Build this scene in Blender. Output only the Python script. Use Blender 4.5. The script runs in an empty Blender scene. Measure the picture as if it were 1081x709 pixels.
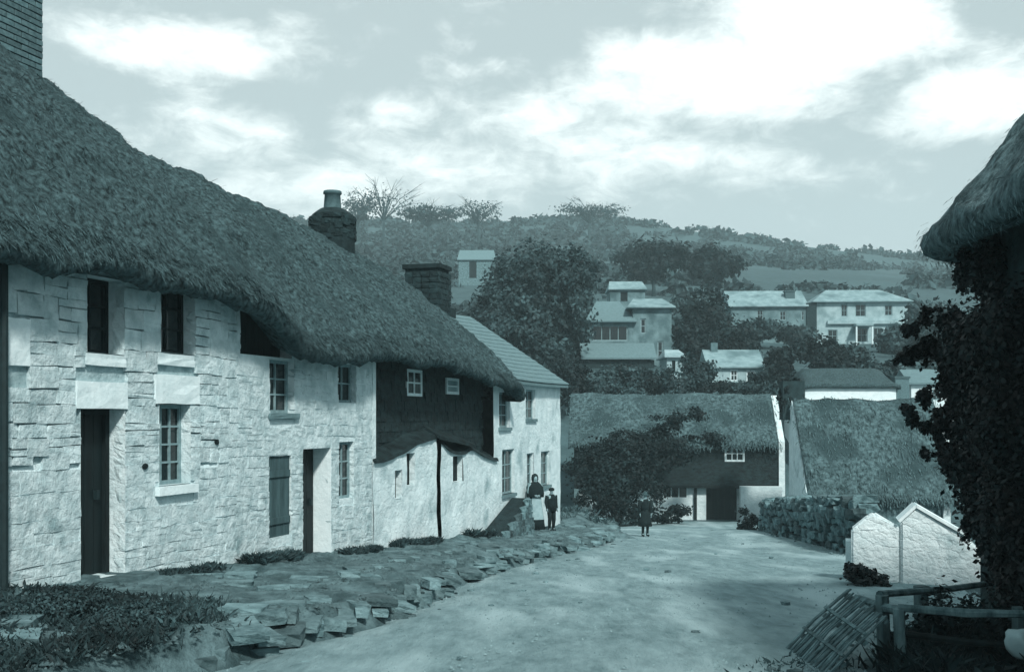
import bpy, bmesh, math, random
import numpy as np
from mathutils import Vector, Matrix, noise as mn

random.seed(7)
RNG = np.random.default_rng(7)
SC = bpy.context.scene
COL = SC.collection

# ------------------------------------------------------------------ camera
F = 1159.0          # focal length in photograph pixels (1081 wide)
CX, HY = 540.5, 440.0
cam_d = bpy.data.cameras.new('camera')
cam = bpy.data.objects.new('camera', cam_d)
COL.objects.link(cam)
cam_d.sensor_width = 36.0
cam_d.lens = 36.0 * F / 1081.0
cam_d.shift_y = (HY - 354.5) / 1081.0
cam_d.clip_start = 0.1
cam_d.clip_end = 5000
cam.location = (0, 0, 0)
cam.rotation_euler = (math.radians(90), 0, 0)
SC.camera = cam

SUN_DIR = Vector((0.34, -0.94, 0)).normalized()
SUN_EL = math.radians(41)
SC.view_settings.view_transform = 'Standard'
SC.view_settings.look = 'None'
SC.view_settings.gamma = 1.0
SC.view_settings.use_curve_mapping = False
SC.view_settings.exposure = 0.62
SC.render.engine = 'CYCLES'
SC.cycles.max_bounces = 6
SC.cycles.diffuse_bounces = 3
SC.cycles.volume_bounces = 1
SC.cycles.use_denoising = True

# ------------------------------------------------------------------ world
def tone(a):
    """neutral albedo a -> the blue-green toned grey of the print"""
    k = min(1.0, a ** 0.55)
    return (a * (0.36 + 0.53 * k), a * 0.99, a * (1.12 - 0.11 * k), 1.0)

def blob_dir(px, py):
    v = Vector(((px - CX) / F, 1.0, (HY - py) / F))
    return v.normalized()

CLOUDS = [  # px, py, rx, rz in pixels, weight
    (885, 20, 125, 66, 1.1), (790, 90, 170, 56, .85), (690, 62, 70, 26, .62), (1040, 105, 110, 40, .78),
    (180, 48, 130, 34, .80), (560, 125, 120, 34, .55), (430, 145, 90, 36, .60), (235, 150, 90, 50, .70),
    (300, 205, 170, 40, .60), (640, 165, 190, 46, .62), (520, 78, 50, 16, .25), (480, 180, 150, 40, .6), (760, 175, 130, 36, .42)]

def build_world():
    w = bpy.data.worlds.new('World')
    SC.world = w
    w.use_nodes = True
    nt = w.node_tree
    N, L = nt.nodes, nt.links
    for n in list(N):
        N.remove(n)
    out = N.new('ShaderNodeOutputWorld')
    bg = N.new('ShaderNodeBackground')
    bg.inputs['Strength'].default_value = 0.088
    L.new(bg.outputs[0], out.inputs[0])
    sky = N.new('ShaderNodeTexSky')
    sky.sky_type = 'NISHITA'
    sky.sun_disc = False
    sky.sun_elevation = SUN_EL
    sky.sun_rotation = math.atan2(SUN_DIR.x, SUN_DIR.y)
    sky.altitude = 50
    sky.dust_density = 2.0
    bw = N.new('ShaderNodeRGBToBW')
    L.new(sky.outputs[0], bw.inputs[0])
    flat = N.new('ShaderNodeMapRange')          # thin high overcast evens the sky out
    flat.inputs['From Min'].default_value = 0.0
    flat.inputs['From Max'].default_value = 14.0
    flat.inputs['To Min'].default_value = 4.2
    flat.inputs['To Max'].default_value = 7.4
    L.new(bw.outputs[0], flat.inputs['Value'])
    tint = N.new('ShaderNodeVectorMath'); tint.operation = 'SCALE'
    tint.inputs[0].default_value = (0.84, 1.0, 1.03)
    L.new(flat.outputs[0], tint.inputs['Scale'])

    tc = N.new('ShaderNodeTexCoord')
    # warp
    sc = N.new('ShaderNodeVectorMath'); sc.operation = 'MULTIPLY'
    sc.inputs[1].default_value = (1, 1, 2.1)
    L.new(tc.outputs['Generated'], sc.inputs[0])
    n1 = N.new('ShaderNodeTexNoise')
    n1.inputs['Scale'].default_value = 5.2; n1.inputs['Detail'].default_value = 8
    n1.inputs['Roughness'].default_value = 0.58; n1.inputs['Distortion'].default_value = 0.35
    L.new(sc.outputs[0], n1.inputs['Vector'])
    n2 = N.new('ShaderNodeTexNoise')
    n2.inputs['Scale'].default_value = 22; n2.inputs['Detail'].default_value = 6
    n2.inputs['Roughness'].default_value = 0.66; n2.inputs['Distortion'].default_value = 0.4
    L.new(sc.outputs[0], n2.inputs['Vector'])
    prev = None
    for px, py, rx, rz, wt in CLOUDS:
        d = blob_dir(px, py)
        s = N.new('ShaderNodeVectorMath'); s.operation = 'SUBTRACT'
        s.inputs[1].default_value = d
        L.new(tc.outputs['Generated'], s.inputs[0])
        m = N.new('ShaderNodeVectorMath'); m.operation = 'MULTIPLY'
        m.inputs[1].default_value = (F / rx, F / rx * .6, F / rz)
        L.new(s.outputs[0], m.inputs[0])
        ln = N.new('ShaderNodeVectorMath'); ln.operation = 'LENGTH'
        L.new(m.outputs[0], ln.inputs[0])
        mr = N.new('ShaderNodeMapRange'); mr.interpolation_type = 'SMOOTHSTEP'
        mr.inputs['From Min'].default_value = 1.5; mr.inputs['From Max'].default_value = 0.15
        mr.inputs['To Min'].default_value = 0; mr.inputs['To Max'].default_value = wt
        L.new(ln.outputs['Value'], mr.inputs['Value'])
        if prev is None:
            prev = mr.outputs[0]
        else:
            a = N.new('ShaderNodeMath'); a.operation = 'MAXIMUM'
            L.new(prev, a.inputs[0]); L.new(mr.outputs[0], a.inputs[1])
            prev = a.outputs[0]
    def math_(op, a, b):
        n = N.new('ShaderNodeMath'); n.operation = op
        for i, v in enumerate((a, b)):
            if isinstance(v, (int, float)):
                n.inputs[i].default_value = v
            else:
                L.new(v, n.inputs[i])
        return n.outputs[0]
    f = math_('MULTIPLY', n1.outputs['Fac'], 0.95)
    f = math_('ADD', f, math_('MULTIPLY', n2.outputs['Fac'], 0.62))
    f = math_('ADD', f, math_('MULTIPLY', prev, 0.52))
    mk_ = N.new('ShaderNodeMapRange'); mk_.interpolation_type = 'SMOOTHSTEP'
    mk_.inputs['From Min'].default_value = 0.85; mk_.inputs['From Max'].default_value = 1.30
    L.new(f, mk_.inputs['Value'])
    mix = N.new('ShaderNodeMix'); mix.data_type = 'RGBA'
    L.new(mk_.outputs[0], mix.inputs['Factor'])
    L.new(tint.outputs[0], mix.inputs['A'])
    mix.inputs['B'].default_value = (9.9, 10.7, 10.6, 1)
    L.new(mix.outputs['Result'], bg.inputs['Color'])
build_world()

sun_d = bpy.data.lights.new('sun', 'SUN')
sun_d.energy = 2.8
sun_d.angle = math.radians(6)
sun_d.color = (1.0, 0.96, 0.9)
sun = bpy.data.objects.new('sun', sun_d)
COL.objects.link(sun)
_sv = SUN_DIR * math.cos(SUN_EL) + Vector((0, 0, math.sin(SUN_EL)))
sun.rotation_euler = _sv.to_track_quat('Z', 'Y').to_euler()

# ------------------------------------------------------------------ materials
MATS = {}
def material(name, a, a2=None, scale=4.0, stretch=(1, 1, 1), detail=6, rough=0.9, bump=0.0, bump_scale=None,
             rand=0.0, island=0.0, spec=0.2, contrast=(0.35, 0.65), blotch=None, rot=0.0, transl=0.0, cells=None, blotch_map=False):
    m = bpy.data.materials.new(name)
    MATS[name] = m
    m.use_nodes = True
    nt = m.node_tree; N, L = nt.nodes, nt.links
    bs = N['Principled BSDF']
    bs.inputs['Roughness'].default_value = rough
    bs.inputs['Specular IOR Level'].default_value = spec
    tc = N.new('ShaderNodeTexCoord')
    mp = N.new('ShaderNodeMapping')
    mp.inputs['Scale'].default_value = stretch
    mp.inputs['Rotation'].default_value = (0, 0, rot)
    geo = N.new('ShaderNodeNewGeometry')
    L.new(geo.outputs['Position'], mp.inputs['Vector'])
    nz = N.new('ShaderNodeTexNoise')
    nz.inputs['Scale'].default_value = scale
    nz.inputs['Detail'].default_value = detail
    nz.inputs['Roughness'].default_value = 0.62
    L.new(mp.outputs[0], nz.inputs['Vector'])
    cr = N.new('ShaderNodeMapRange')
    cr.inputs['From Min'].default_value = contrast[0]; cr.inputs['From Max'].default_value = contrast[1]
    L.new(nz.outputs['Fac'], cr.inputs['Value'])
    mix = N.new('ShaderNodeMix'); mix.data_type = 'RGBA'
    mix.inputs['A'].default_value = tone(a)
    mix.inputs['B'].default_value = tone(a2 if a2 is not None else a)
    L.new(cr.outputs[0], mix.inputs['Factor'])
    col = mix.outputs['Result']
    if blotch:                                   # (albedo, scale, from, to): stains and worn patches
        n2 = N.new('ShaderNodeTexNoise'); n2.inputs['Scale'].default_value = blotch[1]; n2.inputs['Detail'].default_value = 5
        L.new(mp.outputs[0] if blotch_map else geo.outputs['Position'], n2.inputs['Vector'])
        r2 = N.new('ShaderNodeMapRange'); r2.interpolation_type = 'SMOOTHSTEP'
        r2.inputs['From Min'].default_value = blotch[2]; r2.inputs['From Max'].default_value = blotch[3]
        L.new(n2.outputs['Fac'], r2.inputs['Value'])
        mx = N.new('ShaderNodeMix'); mx.data_type = 'RGBA'
        L.new(r2.outputs[0], mx.inputs['Factor']); L.new(col, mx.inputs['A'])
        mx.inputs['B'].default_value = tone(blotch[0])
        col = mx.outputs['Result']
    for amt, src in ((rand, 'o'), (island, 'i')):
        if amt:
            if src == 'o':
                oi = N.new('ShaderNodeObjectInfo'); val = oi.outputs['Random']
            else:
                val = geo.outputs['Random Per Island']
            r = N.new('ShaderNodeMapRange')
            r.inputs['To Min'].default_value = 1 - amt; r.inputs['To Max'].default_value = 1 + amt
            L.new(val, r.inputs['Value'])
            vm = N.new('ShaderNodeVectorMath'); vm.operation = 'SCALE'
            L.new(col, vm.inputs[0]); L.new(r.outputs[0], vm.inputs['Scale'])
            col = vm.outputs[0]
    L.new(col, bs.inputs['Base Color'])
    if transl:
        bs.inputs['Transmission Weight'].default_value = 0
        tr = N.new('ShaderNodeBsdfTranslucent'); L.new(col, tr.inputs['Color'])
        ms = N.new('ShaderNodeMixShader'); ms.inputs[0].default_value = transl
        L.new(bs.outputs[0], ms.inputs[1]); L.new(tr.outputs[0], ms.inputs[2])
        L.new(ms.outputs[0], N['Material Output'].inputs['Surface'])
    if bump:
        nb = N.new('ShaderNodeTexNoise'); nb.inputs['Scale'].default_value = bump_scale or scale * 2
        nb.inputs['Detail'].default_value = 8; nb.inputs['Roughness'].default_value = 0.65
        L.new(mp.outputs[0], nb.inputs['Vector'])
        bp = N.new('ShaderNodeBump'); bp.inputs['Strength'].default_value = 1.0
        bp.inputs['Distance'].default_value = bump
        hgt = nb.outputs['Fac']
        if cells:                                # faint rubble under thick limewash: (scale, weight)
            m3 = N.new('ShaderNodeMapping'); m3.inputs['Scale'].default_value = (1, 1, 1.9)
            wn = N.new('ShaderNodeVectorMath'); wn.operation = 'MULTIPLY_ADD'
            wn.inputs[1].default_value = (.16, .16, .16)
            L.new(nb.outputs['Color'], wn.inputs[0]); L.new(geo.outputs['Position'], wn.inputs[2])
            L.new(wn.outputs[0], m3.inputs['Vector'])
            vo = N.new('ShaderNodeTexVoronoi'); vo.feature = 'DISTANCE_TO_EDGE'; vo.inputs['Scale'].default_value = cells[0]
            L.new(m3.outputs[0], vo.inputs['Vector'])
            vr = N.new('ShaderNodeMapRange'); vr.inputs['From Max'].default_value = .12; vr.inputs['To Max'].default_value = cells[1]
            L.new(vo.outputs['Distance'], vr.inputs['Value'])
            ad = N.new('ShaderNodeMath'); ad.operation = 'ADD'
            L.new(hgt, ad.inputs[0]); L.new(vr.outputs[0], ad.inputs[1]); hgt = ad.outputs[0]
        L.new(hgt, bp.inputs['Height'])
        L.new(bp.outputs[0], bs.inputs['Normal'])
    return m

M_white = material('limewash', .62, .78, 3, bump=.04, bump_scale=8, blotch=(.40, 1.4, .54, .76), rough=.95, cells=(3.0, .09))
M_stone_w = material('limewashed_stone', .52, .74, 5, bump=.05, bump_scale=9, rand=.10, blotch=(.36, 2.2, .58, .74))
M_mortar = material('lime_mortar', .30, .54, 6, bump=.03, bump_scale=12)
M_lintel = material('limewashed_lintel', .74, .84, 4, bump=.015, bump_scale=10)
M_thatch = material('old_thatch', .020, .125, 13, bump=.045, bump_scale=20, blotch=(.05, .9, .50, .72), contrast=(.36, .64))
M_straw = material('thatch_straw', .028, .14, 14, island=.4, blotch=(.06, .9, .50, .72), contrast=(.36, .64))
M_thatch_lt = material('weathered_thatch', .035, .17, 6, bump=.07, bump_scale=8, blotch=(.05, .55, .46, .66), contrast=(.36, .64))
M_straw_lt = material('weathered_straw', .04, .16, 9, island=.4, blotch=(.07, .7, .5, .7), contrast=(.36, .64))
M_slate = material('slate_roof', .17, .23, 5, stretch=(1, 1, 3), bump=.02, bump_scale=12)
M_slate_lt = material('pale_slate', .24, .36, 1.5, bump=.02, blotch=(.16, .4, .5, .7))
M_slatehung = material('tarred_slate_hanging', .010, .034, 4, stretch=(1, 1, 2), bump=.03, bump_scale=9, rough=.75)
M_brick = material('sooty_brick', .10, .17, 14, rand=.3, bump=.008, bump_scale=40)
M_brickmortar = material('brick_mortar', .06, .09, 10)
M_rubble = material('grey_rubble', .07, .20, 5, rand=.55, bump=.03, bump_scale=12)
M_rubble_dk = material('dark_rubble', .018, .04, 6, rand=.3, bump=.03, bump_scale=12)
M_wood_dk = material('dark_timber', .007, .018, 10, stretch=(1, 1, .15), rough=.8, bump=.006)
M_wood_md = material('weathered_timber', .06, .20, 10, stretch=(1, 1, .3), bump=.008, rand=.25)
M_wood_lt = material('pale_timber', .30, .42, 10, bump=.005)
M_paintdoor = material('painted_door', .007, .015, 8, stretch=(1, 1, .2), rough=.6)
M_iron = material('iron', .02, .03, 10, rough=.6)
M_frame = material('window_paint', .22, .34, 10)
M_frame_w = material('white_window_paint', .62, .75, 10)
M_curtain = material('shutter_grey', .05, .11, 6, stretch=(1, 1, .2))
M_leaf = material('leaf_dark', .009, .036, .8, island=.6, rough=.7, transl=.18)
M_leaf_md = material('leaf_mid', .020, .088, .5, island=.55, rough=.7, transl=.18)
M_leaf_far = material('leaf_far', .034, .078, .5, island=.5, rough=.8, transl=.1)
M_ivy = material('leaf_ivy', .004, .022, 2.2, island=.8, rough=.6, spec=.3, transl=.1)  # wide tone spread: the paler leaves imitate lit ones among the dark
M_grass = material('grass_blade', .05, .12, 1.5, island=.5, transl=.15)
M_bark = material('bark', .03, .07, 8, stretch=(1, 1, .3), bump=.02)
M_road = material('dirt_road', .18, .34, 5.0, stretch=(1.0, .30, 1), rot=.28, bump=.06, bump_scale=11, blotch=(.44, .9, .45, .68), detail=12, contrast=(.30,.70), blotch_map=True)
M_bank = material('trodden_bank', .07, .22, 3.2, stretch=(1, .55, 1), bump=.11, bump_scale=7, blotch=(.07, 1.3, .55, .7), detail=9)
M_ground = material('rough_ground', .06, .11, .8, bump=.1, bump_scale=2, blotch=(.10, .05, .5, .6), detail=9)
M_slab = material('pavement_stone', .11, .25, 5, rand=.4, bump=.05, bump_scale=12)
M_bright = material('fresh_limewash', .72, .86, 4, bump=.05, bump_scale=7, blotch=(.5, 2.0, .58, .74), cells=(3.5, .12))
M_grit = material('road_grit', .15, .34, 30)
M_thatch_r = material('pale_thatch', .06, .26, 8, bump=.07, bump_scale=18, blotch=(.06, .9, .52, .7), contrast=(.36, .64))
M_straw_r = material('pale_straw', .07, .27, 10, island=.45)
M_cloth_dk = material('dark_cloth', .012, .02, 12)
M_cloth_md = material('grey_cloth', .05, .08, 12)
M_cloth_lt = material('apron_cloth', .30, .40, 9)
M_skin = material('skin', .30, .34, 12)
M_hair = material('hair', .012, .02, 20)
M_pot = material('clay_pot', .09, .15, 8)
M_wall_gr = material('grey_render', .13, .25, 1.2, bump=.03, blotch=(.09, .5, .5, .7))
M_wall_lt = material('pale_render', .32, .46, 1.2, bump=.02, blotch=(.2, .5, .52, .7))

def glass_mat():
    m = bpy.data.materials.new('old_window_glass'); m.use_nodes = True
    b = m.node_tree.nodes['Principled BSDF']
    b.inputs['Base Color'].default_value = tone(.012)
    b.inputs['Roughness'].default_value = 0.12
    b.inputs['Specular IOR Level'].default_value = .5
    return m
M_glass = glass_mat()

# ------------------------------------------------------------------ helpers
WL = {}
def put(o, label=None, cat=None, group=None, kind=None):
    if label: o['label'] = label
    if cat: o['category'] = cat
    if group: o['group'] = group
    if kind: o['kind'] = kind
    return o

def empty(name, loc, label=None, cat=None, group=None):
    o = bpy.data.objects.new(name, None)
    o.empty_display_size = .2
    o.location = loc
    COL.objects.link(o)
    WL[o] = Vector(loc)
    return put(o, label, cat, group)

def link(name, me, parent=None, mat=None, smooth=False):
    if mat is not None and not me.materials:
        me.materials.append(mat)
    if smooth:
        me.polygons.foreach_set('use_smooth', [True] * len(me.polygons))
    o = bpy.data.objects.new(name, me)
    COL.objects.link(o)
    if parent is not None:
        o.parent = parent
        WL[o] = WL[parent].copy()
    else:
        WL[o] = Vector((0, 0, 0))
    return o

def mk(name, verts, faces, mat, parent=None, smooth=False):
    """verts in world coordinates"""
    me = bpy.data.meshes.new(name)
    off = WL[parent] if parent is not None else Vector((0, 0, 0))
    me.from_pydata([(v[0] - off.x, v[1] - off.y, v[2] - off.z) for v in verts], [], faces)
    me.update()
    return link(name, me, parent, mat, smooth)

def mk_np(name, V, Fq, mat, parent=None, smooth=False):
    """V (n,3), Fq (m,k) numpy, world coordinates"""
    me = bpy.data.meshes.new(name)
    off = np.array(WL[parent]) if parent is not None else np.zeros(3)
    V = V - off
    k = Fq.shape[1]
    me.vertices.add(len(V)); me.vertices.foreach_set('co', V.astype(np.float32).ravel())
    me.loops.add(Fq.size); me.loops.foreach_set('vertex_index', Fq.astype(np.int32).ravel())
    me.polygons.add(len(Fq)); me.polygons.foreach_set('loop_start', np.arange(0, Fq.size, k, dtype=np.int32))
    me.update(calc_edges=True); me.validate()
    return link(name, me, parent, mat, smooth)

class MB:
    def __init__(self): self.v, self.f = [], []
    def add(self, vs, fs):
        b = len(self.v); self.v += [tuple(p) for p in vs]
        self.f += [tuple(i + b for i in f) for f in fs]
        return self
    def box8(self, p):      # p: 8 corners, bottom 4 ccw then top 4
        return self.add(p, [(3, 2, 1, 0), (4, 5, 6, 7), (0, 1, 5, 4), (1, 2, 6, 5), (2, 3, 7, 6), (3, 0, 4, 7)])
    def box(self, fr, s0, s1, o0, o1, z0, z1):
        return self.box8([fr(s0, o0, z0), fr(s1, o0, z0), fr(s1, o1, z0), fr(s0, o1, z0),
                          fr(s0, o0, z1), fr(s1, o0, z1), fr(s1, o1, z1), fr(s0, o1, z1)])
    def bar(self, a, b, w, h=None, up=(0, 0, 1)):
        a, b = Vector(a), Vector(b); h = h or w
        d = (b - a).normalized(); x = d.cross(Vector(up))
        if x.length < 1e-4: x = d.cross(Vector((1, 0, 0)))
        x.normalize(); y = x.cross(d)
        x *= w / 2; y *= h / 2
        return self.box8([a - x - y, a + x - y, a + x + y, a - x + y, b - x - y, b + x - y, b + x + y, b - x + y])
    def tube(self, pts, rad, n=7, jit=0.0):
        pts = [Vector(p) for p in pts]
        base = len(self.v)
        for i, p in enumerate(pts):
            d = (pts[min(i + 1, len(pts) - 1)] - pts[max(i - 1, 0)]).normalized()
            x = d.cross(Vector((0.31, .2, 1)) if abs(d.z) < .95 else Vector((1, 0.1, 0))).normalized(); y = d.cross(x)
            for k in range(n):
                t = 2 * math.pi * k / n
                r = rad[i] * (1 + random.uniform(-jit, jit))
                self.v.append(tuple(p + x * math.cos(t) * r + y * math.sin(t) * r))
        for i in range(len(pts) - 1):
            for k in range(n):
                a = base + i * n + k; b = base + i * n + (k + 1) % n
                self.f.append((a, b, b + n, a + n))
        self.f.append(tuple(base + k for k in reversed(range(n))))
        self.f.append(tuple(base + (len(pts) - 1) * n + k for k in range(n)))
        return self
    def out(self, name, mat, parent=None, smooth=False):
        return mk(name, self.v, self.f, mat, parent, smooth)

class Frame:
    def __init__(self, p0, u):
        self.p0 = Vector((p0[0], p0[1])); self.u = Vector(u).normalized()
        self.n = Vector((self.u.y, -self.u.x))          # outward: to the right of u
    def __call__(self, s, out, z):
        p = self.p0 + self.u * s + self.n * out
        return (p.x, p.y, z)
    def s_at(self, px, out=0.0):
        k = (px - CX) / F
        o = self.p0 + self.n * out
        # o.x + u.x s = k (o.y + u.y s)
        return (k * o.y - o.x) / (self.u.x - k * self.u.y)
    def at(self, px, py, out=0.0):
        s = self.s_at(px, out)
        y = (self.p0 + self.u * s + self.n * out).y
        return s, (HY - py) / F * y

def at(px, py, Y):
    return Vector(((px - CX) / F * Y, Y, (HY - py) / F * Y))

def interp(pts):
    xs = [p[0] for p in pts]; ys = [p[1] for p in pts]
    return lambda x: float(np.interp(x, xs, ys))

def smooth_interp(pts):
    xs = [p[0] for p in pts]; ys = [p[1] for p in pts]
    def f(x):
        if x <= xs[0]: return ys[0]
        if x >= xs[-1]: return ys[-1]
        i = max(j for j in range(len(xs)) if xs[j] <= x)
        t = (x - xs[i]) / (xs[i + 1] - xs[i])
        def tan(k):
            if k == 0: return (ys[1] - ys[0]) / (xs[1] - xs[0])
            if k == len(xs) - 1: return (ys[-1] - ys[-2]) / (xs[-1] - xs[-2])
            return (ys[k + 1] - ys[k - 1]) / (xs[k + 1] - xs[k - 1])
        h = xs[i + 1] - xs[i]
        return ((2 * t**3 - 3 * t**2 + 1) * ys[i] + (t**3 - 2 * t**2 + t) * h * tan(i)
                + (-2 * t**3 + 3 * t**2) * ys[i + 1] + (t**3 - t**2) * h * tan(i + 1))
    return f

def nz(x, y, z, f=1.0):
    return mn.noise(Vector((x * f, y * f, z * f)))
def fbm(x, y, z, f=1.0, o=4):
    return mn.fractal(Vector((x * f, y * f, z * f)), 0.9, 2.1, o)

# shared stone meshes
def stone_meshes(n, mat, tag, rough=.16, boxy=.72, smooth=False):
    res = []
    for k in range(n):
        bm = bmesh.new()
        bmesh.ops.create_cube(bm, size=1.0)
        bmesh.ops.subdivide_edges(bm, edges=bm.edges[:], cuts=1, use_grid_fill=True)
        rr = random.Random(k * 13 + 5)
        for v in bm.verts:
            c = v.co.copy()
            sph = c.normalized() * .62
            v.co = c * boxy + sph * (1 - boxy)
            v.co += Vector((rr.uniform(-rough, rough), rr.uniform(-rough, rough), rr.uniform(-rough, rough))) * .55
        me = bpy.data.meshes.new(tag)
        bm.to_mesh(me); bm.free()
        me.materials.append(mat)
        if smooth: me.polygons.foreach_set('use_smooth', [True] * len(me.polygons))
        res.append(me)
    return res

def place(name, me, loc, rot, scale, parent):
    o = bpy.data.objects.new(name, me)
    COL.objects.link(o)
    off = WL[parent] if parent is not None else Vector((0, 0, 0))
    o.parent = parent
    o.location = Vector(loc) - off
    o.rotation_euler = rot
    o.scale = scale
    WL[o] = Vector(loc)
    return o

# ------------------------------------------------------------------ terrain
gy = smooth_interp([(-60, -1.2), (-10, -1.1), (0, -1.6), (20, -2.92), (40, -4.24), (54, -5.2), (60, -5.0), (66, -2.0), (78, 1.6),
                    (90, 4.0), (116, 7.4), (135, 12.5), (160, 18.5), (260, 37.5), (330, 52), (400, 71), (430, 70), (520, 50)])
def ground(x, y):
    z = gy(y)
    if y > 66:
        w = min(1, (y - 66) / 334.0)
        z -= max(0, x - 30) * .115 * w
        z += w * 2.2 * nz(x, y, 3, .012) + min(1, (y - 66) / 40) * .35 * nz(x, y, 0, .09)
    # left bank behind the far cottage
    return z

WALL = Frame((-8.706 + .31 * 11.2, 11.2), (.31, 1.0))

def build_terrain():
    xs = np.unique(np.concatenate([np.arange(-420, -60, 20), np.arange(-60, 80, 3.0), np.arange(80, 421, 20)]))
    ys = np.unique(np.concatenate([np.arange(-60, 0, 6), np.arange(0, 70, 1.5), np.arange(70, 200, 4), np.arange(200, 521, 8)]))
    V = [(x, y, ground(x, y)) for y in ys for x in xs]
    n = len(xs)
    Fc = [(j * n + i, j * n + i + 1, (j + 1) * n + i + 1, (j + 1) * n + i) for j in range(len(ys) - 1) for i in range(n - 1)]
    o = mk('ground', V, Fc, M_ground, None, True)
    put(o, 'rough sloping ground and far hillside', None, kind='structure')
build_terrain()

bank_edge = smooth_interp([(5, -4.2), (8, -3.3), (11, -2.28), (13.4, -1.63), (18.8, -.98), (24.6, .41), (31.7, 2.45), (34, 2.7), (37, 2.3)])
def wall_x(y): return -8.706 + .31 * y
def bank_top(x, y):
    xe = bank_edge(y); xw = wall_x(y)
    t = max(0, min(1, (x - xw) / (xe - xw)))
    h = .56 + (.36 - .56) * t
    h += .06 * fbm(x, y, 0, 1.3) + .035 * fbm(x, y, 4, 4, 3)
    if y > 33: h *= max(0, 1 - (y - 33) / 4)
    return ground(x, y) + h

def build_bank():
    V, Fc = [], []
    ys = np.arange(5, 37.01, .16); nt_ = 26
    for y in ys:
        xw = wall_x(y) - .6; xe = bank_edge(y) + .18 * nz(0, y, 1, 1.1) + .08 * nz(0, y, 1, 3.7)
        for k in range(nt_ + 1):
            t = k / (nt_ - 4)
            if t <= 1:
                x = xw + (xe - xw) * t
                z = bank_top(x, y)
            else:
                q = (k - (nt_ - 4)) / 4
                x = xe + q * .42
                z = bank_top(xe, y) * (1 - q) + (ground(x, y) - .06) * q + .05 * nz(x, y, q, 4) * (1 - q)
            V.append((x, y, z))
    n = nt_ + 1
    for j in range(len(ys) - 1):
        for i in range(n - 1):
            Fc.append((j * n + i, j * n + i + 1, (j + 1) * n + i + 1, (j + 1) * n + i))
    o = mk('pavement', V, Fc, M_bank, None, True)
    put(o, 'raised uneven stony footway along the cottages', None, kind='structure')
    me = stone_meshes(12, M_slab, 'stone', .08, .91)
    r = random.Random(3)
    y = 9.5
    while y < 33.5:                                  # stones along the broken edge
        x = bank_edge(y) + r.uniform(-.02, .3)
        w = r.uniform(.14, .42)
        place('stone', r.choice(me), (x, y, bank_top(bank_edge(y), y) - r.uniform(.03, .27)), (r.uniform(-.08, .08), r.uniform(-.05, .15), r.uniform(0, .6)),
              (w, w * r.uniform(.9, 2.0), r.uniform(.07, .15)), o)
        y += r.uniform(.10, .30)
    for k in range(80):                             # flat slabs sunk in the top
        y = 8.5 + 25 * r.random() ** 1.3
        t = r.uniform(.25, 1.0)
        x = wall_x(y) + (bank_edge(y) - wall_x(y)) * t
        w = r.uniform(.16, .5)
        place('stone', r.choice(me), (x, y, bank_top(x, y) - .022), (r.uniform(-.03, .03), r.uniform(-.03, .05), r.uniform(0, .6)),
              (w, w * r.uniform(.5, 1.2), r.uniform(.06, .13)), o)
    rng = np.random.default_rng(29); n = 7000          # loose chippings and clods
    Y = 7.5 + 25 * rng.random(n) ** 1.5; T = rng.random(n) ** .8
    P = np.array([(wall_x(y) + (bank_edge(y) + .2 - wall_x(y)) * t, y, 0) for y, t in zip(Y, T)])
    keep = np.array([fbm(p[0], p[1], 1, .9, 2) for p in P]) > -.1
    P = P[keep]; n = len(P)
    P[:, 2] = [bank_top(p[0], p[1]) + .004 for p in P]
    sz = rng.uniform(.008, .034, (n, 1, 1)) ** 1.0
    base = np.array([(-1, -1, -.5), (1, -.8, -.5), (.1, 1, -.5), (0, 0, .6)])[None] * rng.uniform(.5, 1.5, (n, 4, 3)) * sz
    q = np.array([(0, 1, 3), (1, 2, 3), (2, 0, 3)])
    gr = mk_np('gravel', (P[:, None] + base).reshape(-1, 3), (np.arange(n)[:, None, None] * 4 + q[None]).reshape(-1, 3), M_slab, o); gr['kind'] = 'stuff'
    return o
pavement = build_bank()

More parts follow.
